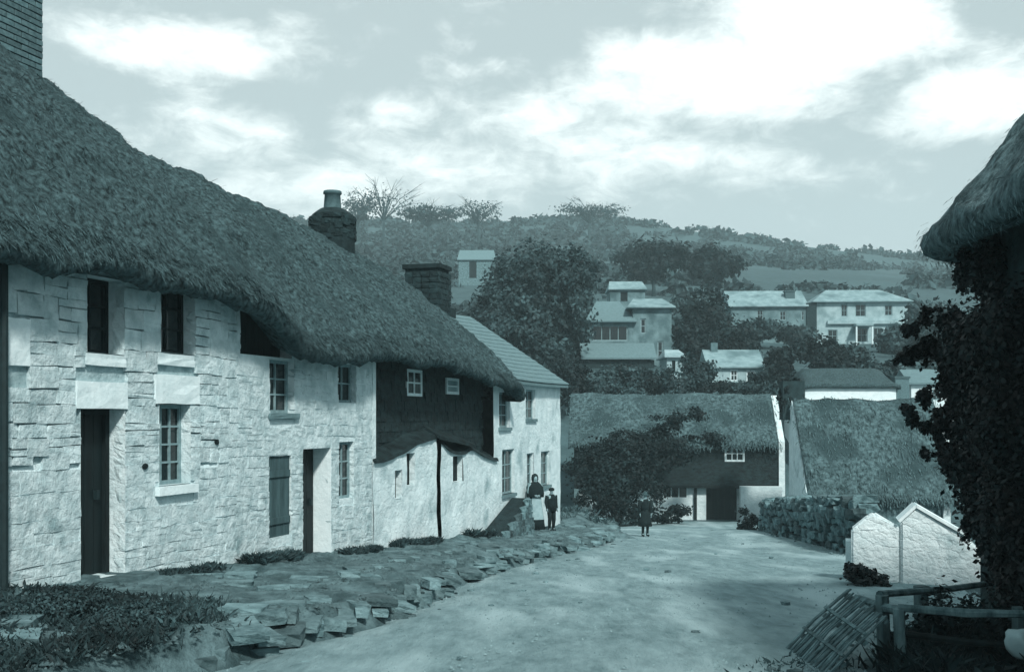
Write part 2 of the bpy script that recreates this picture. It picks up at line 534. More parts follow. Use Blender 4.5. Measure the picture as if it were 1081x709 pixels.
road_r = smooth_interp([(2, 3.4), (9.3, 3.0), (11.5, 4.4), (14, 6.2), (19.5, 7.6), (24, 7.9), (30, 8.8), (42, 9.7), (48, 12), (53, 15)])
def build_road():
    V, Fc = [], []
    ys = np.arange(2, 54.6, .3); nx = 40
    for y in ys:
        xl = bank_edge(y) - .3 if y < 34 else np.interp(y, [34, 40, 47, 53], [2.4, 3.0, 3.9, 6.5])
        xr = road_r(y) + .25 * nz(0, y, 2, .7)
        for i in range(nx + 1):
            t = i / nx; x = xl + (xr - xl) * t
            edge = min(1, min(t, 1 - t) * 9)
            z = ground(x, y) + .006 + edge * (.045 + .03 * fbm(x, y * .35, 1, .8, 3) - .03 * math.exp(-((t - .42) / .05) ** 2) - .03 * math.exp(-((t - .68) / .05) ** 2))
            V.append((x, y, z))
    n = nx + 1
    for j in range(len(ys) - 1):
        for i in range(nx):
            Fc.append((j * n + i, j * n + i + 1, (j + 1) * n + i + 1, (j + 1) * n + i))
    o = mk('road', V, Fc, M_road, None, True)
    put(o, 'pale unpaved village street', None, kind='structure')
    rng = np.random.default_rng(19); n = 4500          # loose grit
    Y = 7 + 32 * rng.random(n) ** 1.7; T = rng.random(n)
    T = np.where(rng.random(n) < .5, T ** 3 * .5, T); T = np.where(rng.random(n) < .3, 1 - T * .3, T)
    P = np.array([(bank_edge(y) + .25 + (road_r(y) - bank_edge(y) - .25) * t, y, 0) for y, t in zip(Y, T)])
    P[:, 2] = [ground(p[0], p[1]) + .05 for p in P]
    sz = rng.uniform(.006, .022, (n, 1, 1))
    base = np.array([(-1, -1, -.6), (1, -.8, -.6), (.1, 1, -.6), (0, 0, .8)])[None] * rng.uniform(.6, 1.4, (n, 4, 3)) * sz
    V2 = (P[:, None] + base).reshape(-1, 3)
    q = np.array([(0, 1, 3), (1, 2, 3), (2, 0, 3)])
    gr = mk_np('gravel', V2, (np.arange(n)[:, None, None] * 4 + q[None]).reshape(-1, 3), M_grit, o); gr['kind'] = 'stuff'
    me = stone_meshes(5, M_slab, 'stone', .2, .5)
    r = random.Random(9)
    for k in range(90):
        y = 8 + 30 * r.random() ** 1.6
        x = bank_edge(y) + .3 + (road_r(y) - bank_edge(y) - .3) * (r.random() if r.random() < .5 else r.choice((r.uniform(0, .12), r.uniform(.85, 1))))
        w = r.uniform(.03, .10)
        place('stone', r.choice(me), (x, y, ground(x, y) + .05), (0, 0, r.uniform(0, 3)), (w, w * 1.2, w * .6), o)
build_road()

# ------------------------------------------------------------------ foliage
def leaf_arrays(P, size, outward, rng, aspect=.62, up=.35):
    n = len(P)
    nrm = outward + rng.normal(0, .75, (n, 3)); nrm[:, 2] += up
    nrm /= np.linalg.norm(nrm, axis=1)[:, None] + 1e-9
    t = np.cross(nrm, rng.normal(0, 1, (n, 3))); t /= np.linalg.norm(t, axis=1)[:, None] + 1e-9
    b = np.cross(nrm, t)
    s = size * rng.uniform(.55, 1.3, (n, 1))
    V = np.empty((n, 4, 3))
    V[:, 0] = P - t * s
    V[:, 1] = P - b * s * aspect + t * s * .15
    V[:, 2] = P + t * s + nrm * s * .2
    V[:, 3] = P + b * s * aspect + t * s * .15
    return V.reshape(-1, 3), np.arange(4 * n).reshape(n, 4)

def clump_points(blobs, n, rng, spread=.26, per=None):
    """points gathered in clumps over the outside of ellipsoids"""
    P, O = [], []
    vol = np.array([b[3] * b[4] * b[5] for b in blobs]) ** .7
    for b, share in zip(blobs, vol / vol.sum()):
        m = max(30, int(n * share))
        k = max(10, int(m / (per or 70)))
        d = rng.normal(0, 1, (k, 3)); d /= np.linalg.norm(d, axis=1)[:, None]
        rad = rng.uniform(.45, 1.05, (k, 1)) ** .6
        c = d * rad
        idx = rng.integers(0, k, m)
        p = c[idx] + rng.normal(0, spread, (m, 3)) * rng.uniform(.5, 1.2, (k, 1))[idx]
        o = p + d[idx] * .3
        P.append(p * np.array(b[3:6]) + np.array(b[0:3])); O.append(o / (np.linalg.norm(o, axis=1)[:, None] + 1e-6))
    return np.concatenate(P), np.concatenate(O)

def crown(name, blobs, n, size, mat, parent, seed, spread=.26, floor=None, per=None):
    rng = np.random.default_rng(seed)
    P, O = clump_points(blobs, n, rng, spread, per)
    if floor is not None:
        keep = P[:, 2] > floor - .05
        P, O = P[keep], O[keep]
    V, Fq = leaf_arrays(P, size, O, rng)
    return mk_np(name, V, Fq, mat, parent)

def trunk(name, base, tips, r0, mat, parent, seed=0):
    r = random.Random(seed)
    mb = MB()
    base = Vector(base)
    fork = base + Vector((r.uniform(-.1, .1), 0, 1)) * (max(t[2] for t in tips) - base.z) * .38
    mb.tube([base - Vector((0, 0, .3)), base + (fork - base) * .5 + Vector((r.uniform(-.1, .1), r.uniform(-.1, .1), 0)), fork], [r0 * 1.25, r0, r0 * .85], 8, .12)
    for t in tips:
        t = Vector(t); m = fork.lerp(t, .55) + Vector((r.uniform(-.3, .3), r.uniform(-.3, .3), r.uniform(0, .4))) * (t - fork).length * .2
        mb.tube([fork - (fork - base) * .1, m, t], [r0 * .6, r0 * .4, r0 * .12], 6, .1)
    return mb.out(name, mat, parent, True)

def tree(name, label, cat, base, blobs, n, size, mat, seed, r0=.2, group=None, spread=.26, per=None, trunk_mat=None, limbs=None):
    root = empty(name, base, label, cat, group)
    trunk('trunk', base, [(b[0], b[1], b[2]) for b in (blobs[:limbs] if limbs else blobs)], r0, trunk_mat or M_bark, root, seed)
    crown('crown', blobs, n, size, mat, root, seed, spread, None, per)
    return root

def pblob(px, py, Y, rpx, rpy, depth=None):
    """ellipsoid whose silhouette is about rpx by rpy photograph pixels at depth Y"""
    c = at(px, py, Y); k = Y / F
    return (c.x, c.y, c.z, rpx * k, depth if depth else rpx * k, rpy * k)

def grass_clump(name, label, spots, n, h, mat, seed, cat='weeds', group=None, spread=.25):
    """blades and leaves growing from points"""
    rng = np.random.default_rng(seed)
    S = np.array(spots)
    base = S.mean(0)
    idx = rng.integers(0, len(S), n)
    P = S[idx] + np.concatenate([rng.normal(0, spread, (n, 2)), np.zeros((n, 1))], 1)
    lean = rng.normal(0, .75, (n, 3)); lean[:, 2] = 1
    lean /= np.linalg.norm(lean, axis=1)[:, None]
    hh = h * rng.uniform(.35, 1.15, (n, 1))
    side = np.cross(lean, rng.normal(0, 1, (n, 3))); side /= np.linalg.norm(side, axis=1)[:, None]
    w = .016 * rng.uniform(.5, 1.5, (n, 1)) * (h / .3) ** .5
    V = np.empty((n, 4, 3))
    V[:, 0] = P - side * w; V[:, 1] = P + side * w
    bend = rng.normal(0, .3, (n, 3)) * hh; bend[:, 2] = -abs(bend[:, 2]) * .4
    V[:, 2] = P + lean * hh * .6 + side * w * 1.2 + bend * .3
    V[:, 3] = P + lean * hh + bend
    o = mk_np(name, V.reshape(-1, 3), np.arange(4 * n).reshape(n, 4), mat)
    if label: put(o, label, cat, group)
    return o

# ------------------------------------------------------------------ building pieces
def wall_open(name, fr, s0, s1, zb, top, openings, mat, parent, out=0.0, step=.5, wob=.0, outf=None):
    xs = set(np.round(np.arange(s0, s1, step), 3)) | {round(s1, 3)}
    zt = max(top(s0), top(s1), max(top(s0 + (s1 - s0) * k / 20) for k in range(21)))
    zs = set(np.round(np.arange(zb, zt, step), 3)) | {round(zt, 3)}
    for o in openings:
        xs |= {round(o[0], 3), round(o[1], 3)}; zs |= {round(o[2], 3), round(o[3], 3)}
    xs = sorted(xs); zs = sorted(zs)
    mb = MB(); idx = {}
    def vid(i, j):
        if (i, j) not in idx:
            s = xs[i]; z = min(zs[j], top(s))
            idx[(i, j)] = len(mb.v)
            mb.v.append(fr(s, out + (outf(s, z) if outf else 0) + wob * nz(s, z, out, 1.4), z))
        return idx[(i, j)]
    for i in range(len(xs) - 1):
        for j in range(len(zs) - 1):
            cs, cz = (xs[i] + xs[i + 1]) / 2, (zs[j] + zs[j + 1]) / 2
            if any(o[0] < cs < o[1] and o[2] < cz < o[3] for o in openings): continue
            if zs[j] >= top(xs[i]) and zs[j] >= top(xs[i + 1]): continue
            mb.f.append((vid(i, j), vid(i + 1, j), vid(i + 1, j + 1), vid(i, j + 1)))
    for o in openings:
        a, b, c, d, dep = o[:5]
        e = out - dep; w = out + .002
        mb.add([fr(a, w, c), fr(a, w, d), fr(a, e, d), fr(a, e, c)], [(0, 1, 2, 3)])
        mb.add([fr(b, w, c), fr(b, e, c), fr(b, e, d), fr(b, w, d)], [(0, 1, 2, 3)])
        mb.add([fr(a, w, d), fr(b, w, d), fr(b, e, d), fr(a, e, d)], [(0, 1, 2, 3)])
        mb.add([fr(a, w, c), fr(a, e, c), fr(b, e, c), fr(b, w, c)], [(0, 1, 2, 3)])
    return mb.out(name, mat, parent)

def window(fr, a, b, c, d, out, parent, nx=2, nzz=3, fm=None, w=.05, each=False, gm=None):
    """frame and glazing bars, panes set behind; out = plane of the frame's face"""
    fm = fm or M_frame; gm = gm or M_glass
    mb = MB(); t = .05
    mb.box(fr, a, a + w, out, out - t, c, d); mb.box(fr, b - w, b, out, out - t, c, d)
    mb.box(fr, a + w, b - w, out, out - t, c, c + w); mb.box(fr, a + w, b - w, out, out - t, d - w, d)
    bw_ = w * .5
    ia, ib, ic, id_ = a + w, b - w, c + w, d - w
    for i in range(1, nx):
        s = ia + (ib - ia) * i / nx
        mb.box(fr, s - bw_ / 2, s + bw_ / 2, out - .004, out - t + .004, ic, id_)
    for j in range(1, nzz):
        z = ic + (id_ - ic) * j / nzz
        mb.box(fr, ia, ib, out - .007, out - t + .007, z - bw_ / 2, z + bw_ / 2)
    f = mb.out('window', fm, parent)
    if each:
        for i in range(nx):
            for j in range(nzz):
                s0 = ia + (ib - ia) * i / nx; s1 = ia + (ib - ia) * (i + 1) / nx
                z0 = ic + (id_ - ic) * j / nzz; z1 = ic + (id_ - ic) * (j + 1) / nzz
                e = out - .03 + random.uniform(-.004, .004)
                mk('pane', [fr(s0, e, z0), fr(s1, e, z0), fr(s1, e + random.uniform(-.003, .003), z1), fr(s0, e, z1)], [(0, 1, 2, 3)], gm, f)
    else:
        e = out - .03
        mk('pane', [fr(ia, e, ic), fr(ib, e, ic), fr(ib, e, id_), fr(ia, e, id_)], [(0, 1, 2, 3)], gm, f)
    return f

def door(fr, a, b, c, d, out, parent, mat, planks=4):
    mb = MB(); g = .012
    mb.box(fr, a, b, out - .03, out - .06, c, d)
    for i in range(planks):
        s0 = a + (b - a) * i / planks + g / 2; s1 = a + (b - a) * (i + 1) / planks - g / 2
        mb.box(fr, s0, s1, out, out - .03, c + .01, d - .01)
    o = mb.out('door', mat, parent)
    h = MB().box(fr, b - .16, b - .11, out + .05, out, (c + d) / 2 - .06, (c + d) / 2 + .05)
    h.out('handle', M_iron, o)
    return o

def slab(fr, s0, s1, z0, z1, o0, o1, mat, parent, name):
    mb = MB(); mb.box(fr, s0, s1, o0, o1, z0, z1)
    me = mb.out(name, mat, parent)
    return me

def rough_slab(fr, s0, s1, z0, z1, o0, o1, mat, parent, name):
    """a slightly irregular block of stone"""
    r = random.Random(int(s0 * 100) + int(z0 * 1000))
    bm = bmesh.new()
    c = [fr(s0, o0, z0), fr(s1, o0, z0), fr(s1, o1, z0), fr(s0, o1, z0), fr(s0, o0, z1), fr(s1, o0, z1), fr(s1, o1, z1), fr(s0, o1, z1)]
    vs = [bm.verts.new(p) for p in c]
    for f in [(3, 2, 1, 0), (4, 5, 6, 7), (0, 1, 5, 4), (1, 2, 6, 5), (2, 3, 7, 6), (3, 0, 4, 7)]:
        bm.faces.new([vs[i] for i in f])
    bmesh.ops.recalc_face_normals(bm, faces=bm.faces[:])
    bmesh.ops.subdivide_edges(bm, edges=bm.edges[:], cuts=2, use_grid_fill=True)
    for v in bm.verts:
        v.co += Vector((r.uniform(-1, 1), r.uniform(-1, 1), r.uniform(-1, 1))) * .006
    off = WL[parent]
    bmesh.ops.translate(bm, verts=bm.verts[:], vec=-off)
    me = bpy.data.meshes.new(name); bm.to_mesh(me); bm.free()
    return link(name, me, parent, mat, False)

def free_runs(s0, s1, z0, z1, openings, pad=.0):
    runs = [(s0, s1)]
    for o in openings:
        if o[2] - pad < z1 and o[3] + pad > z0:
            new = []
            for a, b in runs:
                if o[1] + pad <= a or o[0] - pad >= b: new.append((a, b)); continue
                if o[0] - pad > a: new.append((a, o[0] - pad))
                if o[1] + pad < b: new.append((o[1] + pad, b))
            runs = new
    return [r for r in runs if r[1] - r[0] > .06]

def lay_stones(fr, s0, s1, zb, top, openings, meshes, parent, rows, lens, relief, seed, out=0.0, depth=.16, limit=300, gap=.012, tiltmax=.05, ragged=0.0, zmin=None, zmax=None, join=None):
    """uneven coursed rubble: courses wander, blocks are single stones or two thin ones"""
    r = random.Random(seed); n = 0
    z = zb
    ang = math.atan2(fr.u.y, fr.u.x)
    def one(a, b, za, zb_):
        nonlocal n
        if n >= limit: return
        sc = (a + b) / 2; zc = (za + zb_) / 2
        if zc > top(sc) - .02 or (zmin and zc < zmin(sc)) or (zmax and zc >= zmax(sc)): return
        rel = relief(sc, zc) * r.uniform(-.2, 1.25)
        if join is not None:
            p = Vector(fr(sc, out + rel - depth / 2, zc + .035 * nz(sc, zb, 2, .9)))
            m = Matrix.Translation(p) @ Matrix.Rotation(ang + r.uniform(-.02, .02), 4, 'Z') @ Matrix.Rotation(r.uniform(-tiltmax, tiltmax), 4, 'Y') @ Matrix.Diagonal((b - a - gap * r.uniform(-.6, 1.4), depth, zb_ - za - gap * r.uniform(-.8, 1.6), 1))
            me_ = r.choice(meshes)
            join.add([m @ v.co for v in me_.vertices], [tuple(p_.vertices) for p_ in me_.polygons]); n += 1
            return
        o = place('stone', r.choice(meshes), fr(sc, out + rel - depth / 2, zc + .035 * nz(sc, zb, 2, .9)), (0, 0, 0),
                  (b - a - gap * r.uniform(-.6, 1.4), depth, zb_ - za - gap * r.uniform(-.8, 1.6)), parent)
        o.rotation_euler = (r.uniform(-.05, .05), r.uniform(-tiltmax, tiltmax), ang + r.choice((0, math.pi)) + r.uniform(-.03, .03))
        n += 1
    while z < max(top(s0), top(s1)):
        h = r.uniform(*rows)
        for a, b in free_runs(s0, s1 + (r.uniform(0, ragged) if z < .4 else 0), z, z + h, openings):
            s = a
            while s < b - .02:
                ln_ = r.uniform(*lens)
                if b - (s + ln_) < lens[0] * .6: ln_ = b - s
                if r.random() < .55:
                    m = z + h * r.uniform(.38, .62)
                    for (p, q) in ((z, m), (m, z + h)):
                        if ln_ > .45 and r.random() < .5:
                            c = s + ln_ * r.uniform(.35, .65); one(s, c, p, q); one(c, s + ln_, p, q)
                        else: one(s, s + ln_, p, q)
                else:
                    one(s, s + ln_, z, z + h)
                s += ln_
        z += h
    return n

# ------------------------------------------------------------------ the thatched row
EAVE_OUT, RIDGE_OUT = .48, -2.8
eave_pts = [(-150, 236), (-80, 256), (0, 271), (60, 280), (130, 291), (200, 304), (250, 315), (285, 331), (306, 352), (322, 370), (345, 378), (370, 383),
            (388, 380), (402, 374), (415, 373), (440, 382), (470, 385), (500, 392), (525, 404), (553, 412)]
ridge_pts = [(-150, -60), (-60, 0), (0, 45), (50, 88), (100, 130), (130, 148), (200, 181), (250, 204), (300, 226), (330, 241), (380, 268), (430, 300), (470, 325)]
_ez = smooth_interp([WALL.at(px, py, EAVE_OUT) for px, py in eave_pts])
def eave_z(s): return _ez(s) + .05 * nz(s, 0, 3, 1.3) + .035 * nz(s, 5, 3, 3.3)
ridge_z = smooth_interp([WALL.at(px, py, RIDGE_OUT) for px, py in ridge_pts])
S_END = WALL.s_at(553, EAVE_OUT)
S_A0 = -2.6
S_AB = WALL.s_at(250)
S_BC = WALL.s_at(393)

def thatch_profile(s):
    """list of (out, z, bump weight) from under the eave, over the ridge to the back eave"""
    ze, zr = eave_z(s), ridge_z(s)
    prof = [(-.05, ze + .12, .2), (.18, ze + .02, .5), (EAVE_OUT - .10, ze - .07, 1), (EAVE_OUT, ze - .03, 1), (EAVE_OUT + .03, ze + .07, 1), (EAVE_OUT - .03, ze + .20, 1)]
    n = 84
    o0, z0 = EAVE_OUT - .03, ze + .20
    for k in range(1, n + 1):
        t = k / n
        o = o0 + (RIDGE_OUT - o0) * t
        z = z0 + (zr - z0) * (t + .10 * math.sin(math.pi * t) * .6)
        if t > .93: z -= (t - .93) ** 2 * 10
        prof.append((o, z, 1))
    for k in range(1, 15):
        t = k / 14
        prof.append((RIDGE_OUT - 3.2 * t, zr - .05 - (zr - ze - .1) * t, .6))
    return prof

def thatch_point(s, o, z, w):
    b = .10 * fbm(s, o * 1.0, z, .75, 2) + .06 * fbm(s * 1.4, o * .8, z * .8, 2.2, 3) + .035 * fbm(s * 1.8, o, z, 5, 2)
    b += .022 * nz(s * 1.6, o * 1.2, z * 1.2, 11)
    b *= w
    return (o + b * .7, z + b * .75)

def thatch_part(s0, s1, parent, hip_end=False, straw=9000, seed=1, mat=None, smat=None):
    ss = list(np.arange(s0, s1, .042)) + [s1]
    V, npf = [], None
    for i, s in enumerate(ss):
        prof = thatch_profile(s); npf = len(prof)
        for (o, z, w) in prof:
            so = s
            if hip_end and s > s1 - .5:               # round off the far verge
                q = (s - (s1 - .5)) / .5
                z -= .22 * q * q
            oo, zz = thatch_point(s, o, z, w)
            V.append(WALL(so, oo, zz))
    Fc = []
    for i in range(len(ss) - 1):
        for k in range(npf - 1):
            a = i * npf + k
            Fc.append((a, a + npf, a + npf + 1, a + 1))
    if hip_end:
        b = (len(ss) - 1) * npf
        for k in range(npf // 2 - 1):                 # close the verge
            Fc.append((b + k, b + npf - 1 - k, b + npf - 2 - k, b + k + 1))
    o = mk('thatch_roof', V, Fc, mat or M_thatch, parent, True)
    # loose straw lying down the slope
    rng = np.random.default_rng(seed)
    n = straw
    A = np.empty((n, 3)); B = np.empty((n, 3)); Cc = np.empty((n, 3)); D = np.empty((n, 3))
    for i in range(n):
        s = rng.uniform(s0, s1 - .02)
        ze, zr = eave_z(s), ridge_z(s)
        if rng.random() < .4:
            t = rng.uniform(-.03, .06)
        else:
            t = rng.random()
        o0, z0 = EAVE_OUT - .03, ze + .20
        oo = o0 + (RIDGE_OUT - o0) * t
        zz = z0 + (zr - z0) * (t + .06 * math.sin(math.pi * max(0, t)))
        if t > .93: zz -= (t - .93) ** 2 * 10
        if hip_end and s > s1 - .5: zz -= .22 * ((s - s1 + .5) / .5) ** 2
        oo, zz = thatch_point(s, oo, zz, 1)
        p = np.array(WALL(s, oo + .008, zz + .008))
        up = np.array(WALL(s, RIDGE_OUT, zr)) - np.array(WALL(s, o0, z0)); up /= np.linalg.norm(up)
        nn = np.array([WALL.n.x * .66, WALL.n.y * .66, .75])
        sd = np.cross(up, nn)
        dr = -up + rng.normal(0, .38, 3) + nn * rng.uniform(-.05, .06)
        dr /= np.linalg.norm(dr)
        L_ = rng.uniform(.04, .13); w = rng.uniform(.004, .010)
        A[i] = p - sd * w; B[i] = p + sd * w; Cc[i] = p + dr * L_ + sd * w * .6; D[i] = p + dr * L_ - sd * w * .6
    V = np.stack([A, B, Cc, D], 1).reshape(-1, 3)
    st = mk_np('straw', V, np.arange(4 * n).reshape(n, 4), smat or M_straw, o)
    st['kind'] = 'stuff'
    return o

def chimney_box(fr_pts, mat): pass

STONES_W = stone_meshes(16, M_stone_w, 'stone', .07, .945)
STONES_L = stone_meshes(6, M_lintel, 'stone', .08, .84)

# openings along the row: (px0, px1, py_top, py_bottom, depth)
def opening(px0, px1, py0, py1, dep, out=0.0):
    s0 = WALL.s_at(px0, out); s1 = WALL.s_at(px1, out)
    ym = (WALL.p0 + WALL.u * ((s0 + s1) / 2) + WALL.n * out).y
    return (s0, s1, (HY - py1) / F * ym, (HY - py0) / F * ym, dep)

def wall_top(s): return eave_z(s) + .30
def base_z(s):
    y = WALL(s, 0, 0)[1]
    return ground(WALL(s, 0, 0)[0], y) - .4

def side_walls(fr, s, z0, ze, zr, o_ridge, o_back, mat, parent, name='wall', th=.25, sign=1):
    mb = MB()
    a = [fr(s, -.02, z0), fr(s, -.02, ze), fr(s, o_ridge, zr), fr(s, o_back, ze), fr(s, o_back, z0)]
    b = [fr(s + th * sign, -.02, z0), fr(s + th * sign, -.02, ze), fr(s + th * sign, o_ridge, zr), fr(s + th * sign, o_back, ze), fr(s + th * sign, o_back, z0)]
    mb.add(a + b, [(0, 1, 2, 3, 4), (9, 8, 7, 6, 5), (0, 5, 6, 1), (4, 3, 8, 9)])
    return mb.out(name, mat, parent)

def back_wall(fr, s0, s1, z0, z1, out, mat, parent):
    return MB().box(fr, s0, s1, out, out + .2, z0, z1).out('wall', mat, parent)

def brick_stack(fr, s0, s1, o0, o1, z0, z1, parent, name='chimney', course=.085, blen=.24, lim=280):
    core = MB().box(fr, s0 + .012, s1 - .012, o0 - .012, o1 + .012, z0, z1 - .01)
    c = core.out(name, M_brickmortar, parent)
    bm = bmesh.new(); bmesh.ops.create_cube(bm, size=1.0)
    bmesh.ops.bevel(bm, geom=bm.edges[:], offset=.04, segments=1, affect='EDGES')
    me = bpy.data.meshes.new('brick'); bm.to_mesh(me); bm.free(); me.materials.append(M_brick)
    ang = math.atan2(fr.u.y, fr.u.x)
    n = 0; z = z0; k = 0
    while z < z1 - course * .5 and n < lim:
        grow = .035 if z > z1 - course * 2.5 else 0.0
        a0, a1, b0, b1 = s0 - grow, s1 + grow, o0 + grow, o1 - grow
        for (p, q, axis, fix) in ((a0, a1, 's', b0), (a0, a1, 's', b1), (b1, b0, 'o', a0), (b1, b0, 'o', a1)):
            m = max(1, round((q - p) / blen)); off = (k % 2) * .5
            e = [p] + [p + (q - p) * (i + off) / m for i in range(m + 1) if 0.02 < (i + off) / m < .98] + [q]
            for i in range(len(e) - 1):
                if n >= lim: break
                cc = (e[i] + e[i + 1]) / 2; ln_ = e[i + 1] - e[i] - .014
                if axis == 's':
                    pt = fr(cc, fix + random.uniform(-.006, .006), z + course / 2); sc = (ln_, .11, course - .014)
                else:
                    pt = fr(fix + random.uniform(-.006, .006), cc, z + course / 2); sc = (.11, ln_, course - .014)
                b = place('brick', me, pt, (0, 0, ang), sc, c); n += 1
        z += course; k += 1
    MB().box(fr, s0 - .03, s1 + .03, o0 + .03, o1 - .03, z, z + .04).out('chimney_cap', M_rubble, c)
    return c

# --- cottage A: rubble walls, brick chimney
def cottage_a():
    root = empty('thatched_cottage', WALL((S_A0 + S_AB) / 2, 0, -2.0),
                 'thatched cottage with bare whitewashed rubble wall and tall brick chimney, leftmost in the row', 'cottage')
    o_w1 = opening(92, 131, 293, 373, .30)
    o_w2 = opening(170, 206, 298, 373, .26)
    o_d = opening(85, 132, 431, 609, .36)
    o_w3 = opening(168, 201, 427, 511, .24)
    o_l = opening(253, 306, 312, 376, .40)
    ops = [o_w1, o_w2, o_d, o_w3]
    sA = S_AB
    split = lambda s_: -.45 + .35 * nz(s_, 0, 7, .9)
    def face(s_, z_):
        return -.016 - .075 * max(0, min(1, (z_ - split(s_)) / .25 + .3))
    w = wall_open('wall', WALL, S_A0, sA, -3.2, wall_top, ops, M_white, root, out=0, step=.13, wob=.02, outf=face)
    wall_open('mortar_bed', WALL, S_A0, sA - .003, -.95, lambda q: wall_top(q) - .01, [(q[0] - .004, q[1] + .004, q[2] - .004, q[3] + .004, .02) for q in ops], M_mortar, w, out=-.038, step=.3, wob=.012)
    def relief(s, z):
        return .014
    lint = []
    for (p0, p1, q0, q1) in ((80, 134, 403, 431), (163, 210, 396, 426), (90, 132, 374, 386), (166, 204, 374, 386), (164, 205, 512, 521)):
        q = opening(p0, p1, q0, q1, 0)
        if q0 == 512:
            slab(WALL, q[0], q[1], q[2], q[3], .07, -.2, M_lintel, root, 'window_sill')
        else:
            rough_slab(WALL, q[0], q[1], q[2], q[3], .018, -.12, M_lintel, root, 'lintel')
        lint.append(q)
    q = opening(6, 31, 336, 386, 0); rough_slab(WALL, q[0], q[1], q[2], q[3], .018, -.12, M_lintel, root, 'quoin'); lint.append(q)
    lay_stones(WALL, WALL.s_at(-25), sA, -.62, wall_top, ops + lint, STONES_W, w, (.15, .27), (.20, .50), relief, 11, out=-.002, limit=300, gap=.012, tiltmax=.05, ragged=.5, zmin=lambda q: split(q))
    jb = MB()
    lay_stones(WALL, WALL.s_at(-25), sA, -2.3, wall_top, ops + lint, STONES_W, w, (.16, .3), (.22, .6), lambda a_, b_: .008, 12, out=-.004, limit=900, gap=.012, tiltmax=.05, zmax=lambda q: split(q), join=jb)
    jo = jb.out('rubble_facing', M_stone_w, w); jo['kind'] = 'stuff'
    window(WALL, *o_w1[:4], -.22, root, 2, 3, M_wood_dk, .055, each=True)
    window(WALL, *o_w2[:4], -.18, root, 2, 3, M_wood_dk, .055, each=True)
    window(WALL, *o_w3[:4], -.14, root, 3, 4, M_frame, .05, each=True)
    for p0, p1, q0, q1 in ((150, 155, 489, 495), (226, 230, 463, 469), (222, 226, 602, 612), (231, 234, 598, 608)):
        q = opening(p0, p1, q0, q1, 0)
        mb = MB(); c0 = WALL((q[0] + q[1]) / 2, -.02, (q[2] + q[3]) / 2)
        rx, rz = (q[1] - q[0]) / 2, (q[3] - q[2]) / 2
        V = [WALL((q[0] + q[1]) / 2 + rx * math.cos(k * .785) * random.uniform(.8, 1.2), o_, (q[2] + q[3]) / 2 + rz * math.sin(k * .785) * random.uniform(.8, 1.2)) for o_ in (-.06, .022) for k in range(8)]
        mk('vent_hole', V, [tuple(range(8, 16))] + [(k, (k + 1) % 8, 8 + (k + 1) % 8, 8 + k) for k in range(8)], M_wood_dk, root)
    f = MB()
    a, b, c, d, _ = o_d
    f.box(WALL, a, a + .07, -.22, -.34, c, d); f.box(WALL, b - .07, b, -.22, -.34, c, d); f.box(WALL, a + .07, b - .07, -.22, -.34, d - .07, d)
    f.out('door_frame', M_wood_dk, root)
    door(WALL, a + .07, b - .07, c, d - .07, -.27, root, M_paintdoor)
    rough_slab(WALL, a - .12, b + .22, c - .16, c, .32, -.34, M_rubble, root, 'doorstep')
    side_walls(WALL, S_A0, -3.2, eave_z(S_A0) + .25, ridge_z(S_A0) - .15, RIDGE_OUT, -6.0, M_wall_gr, root)
    back_wall(WALL, S_A0, sA, -3.2, eave_z(0) + .2, -6.0, M_wall_gr, root)
    th = thatch_part(S_A0 - .3, sA + .0, root, straw=9000, seed=2)
    # brick chimney on the ridge
    sc = WALL.s_at(10, RIDGE_OUT)
    brick_stack(WALL, sc - .60, sc + .22, RIDGE_OUT + .32, RIDGE_OUT - .30, ridge_z(sc) - .35, ridge_z(sc) + 1.35, root)
    mb = MB(); mb.tube([WALL(WALL.s_at(4, .1), .1, eave_z(0)), WALL(WALL.s_at(4, .1), .1, -1.9)], [.045, .045], 8)
    mb.out('drain_pipe', M_iron, root)
    return root
cottage_a()

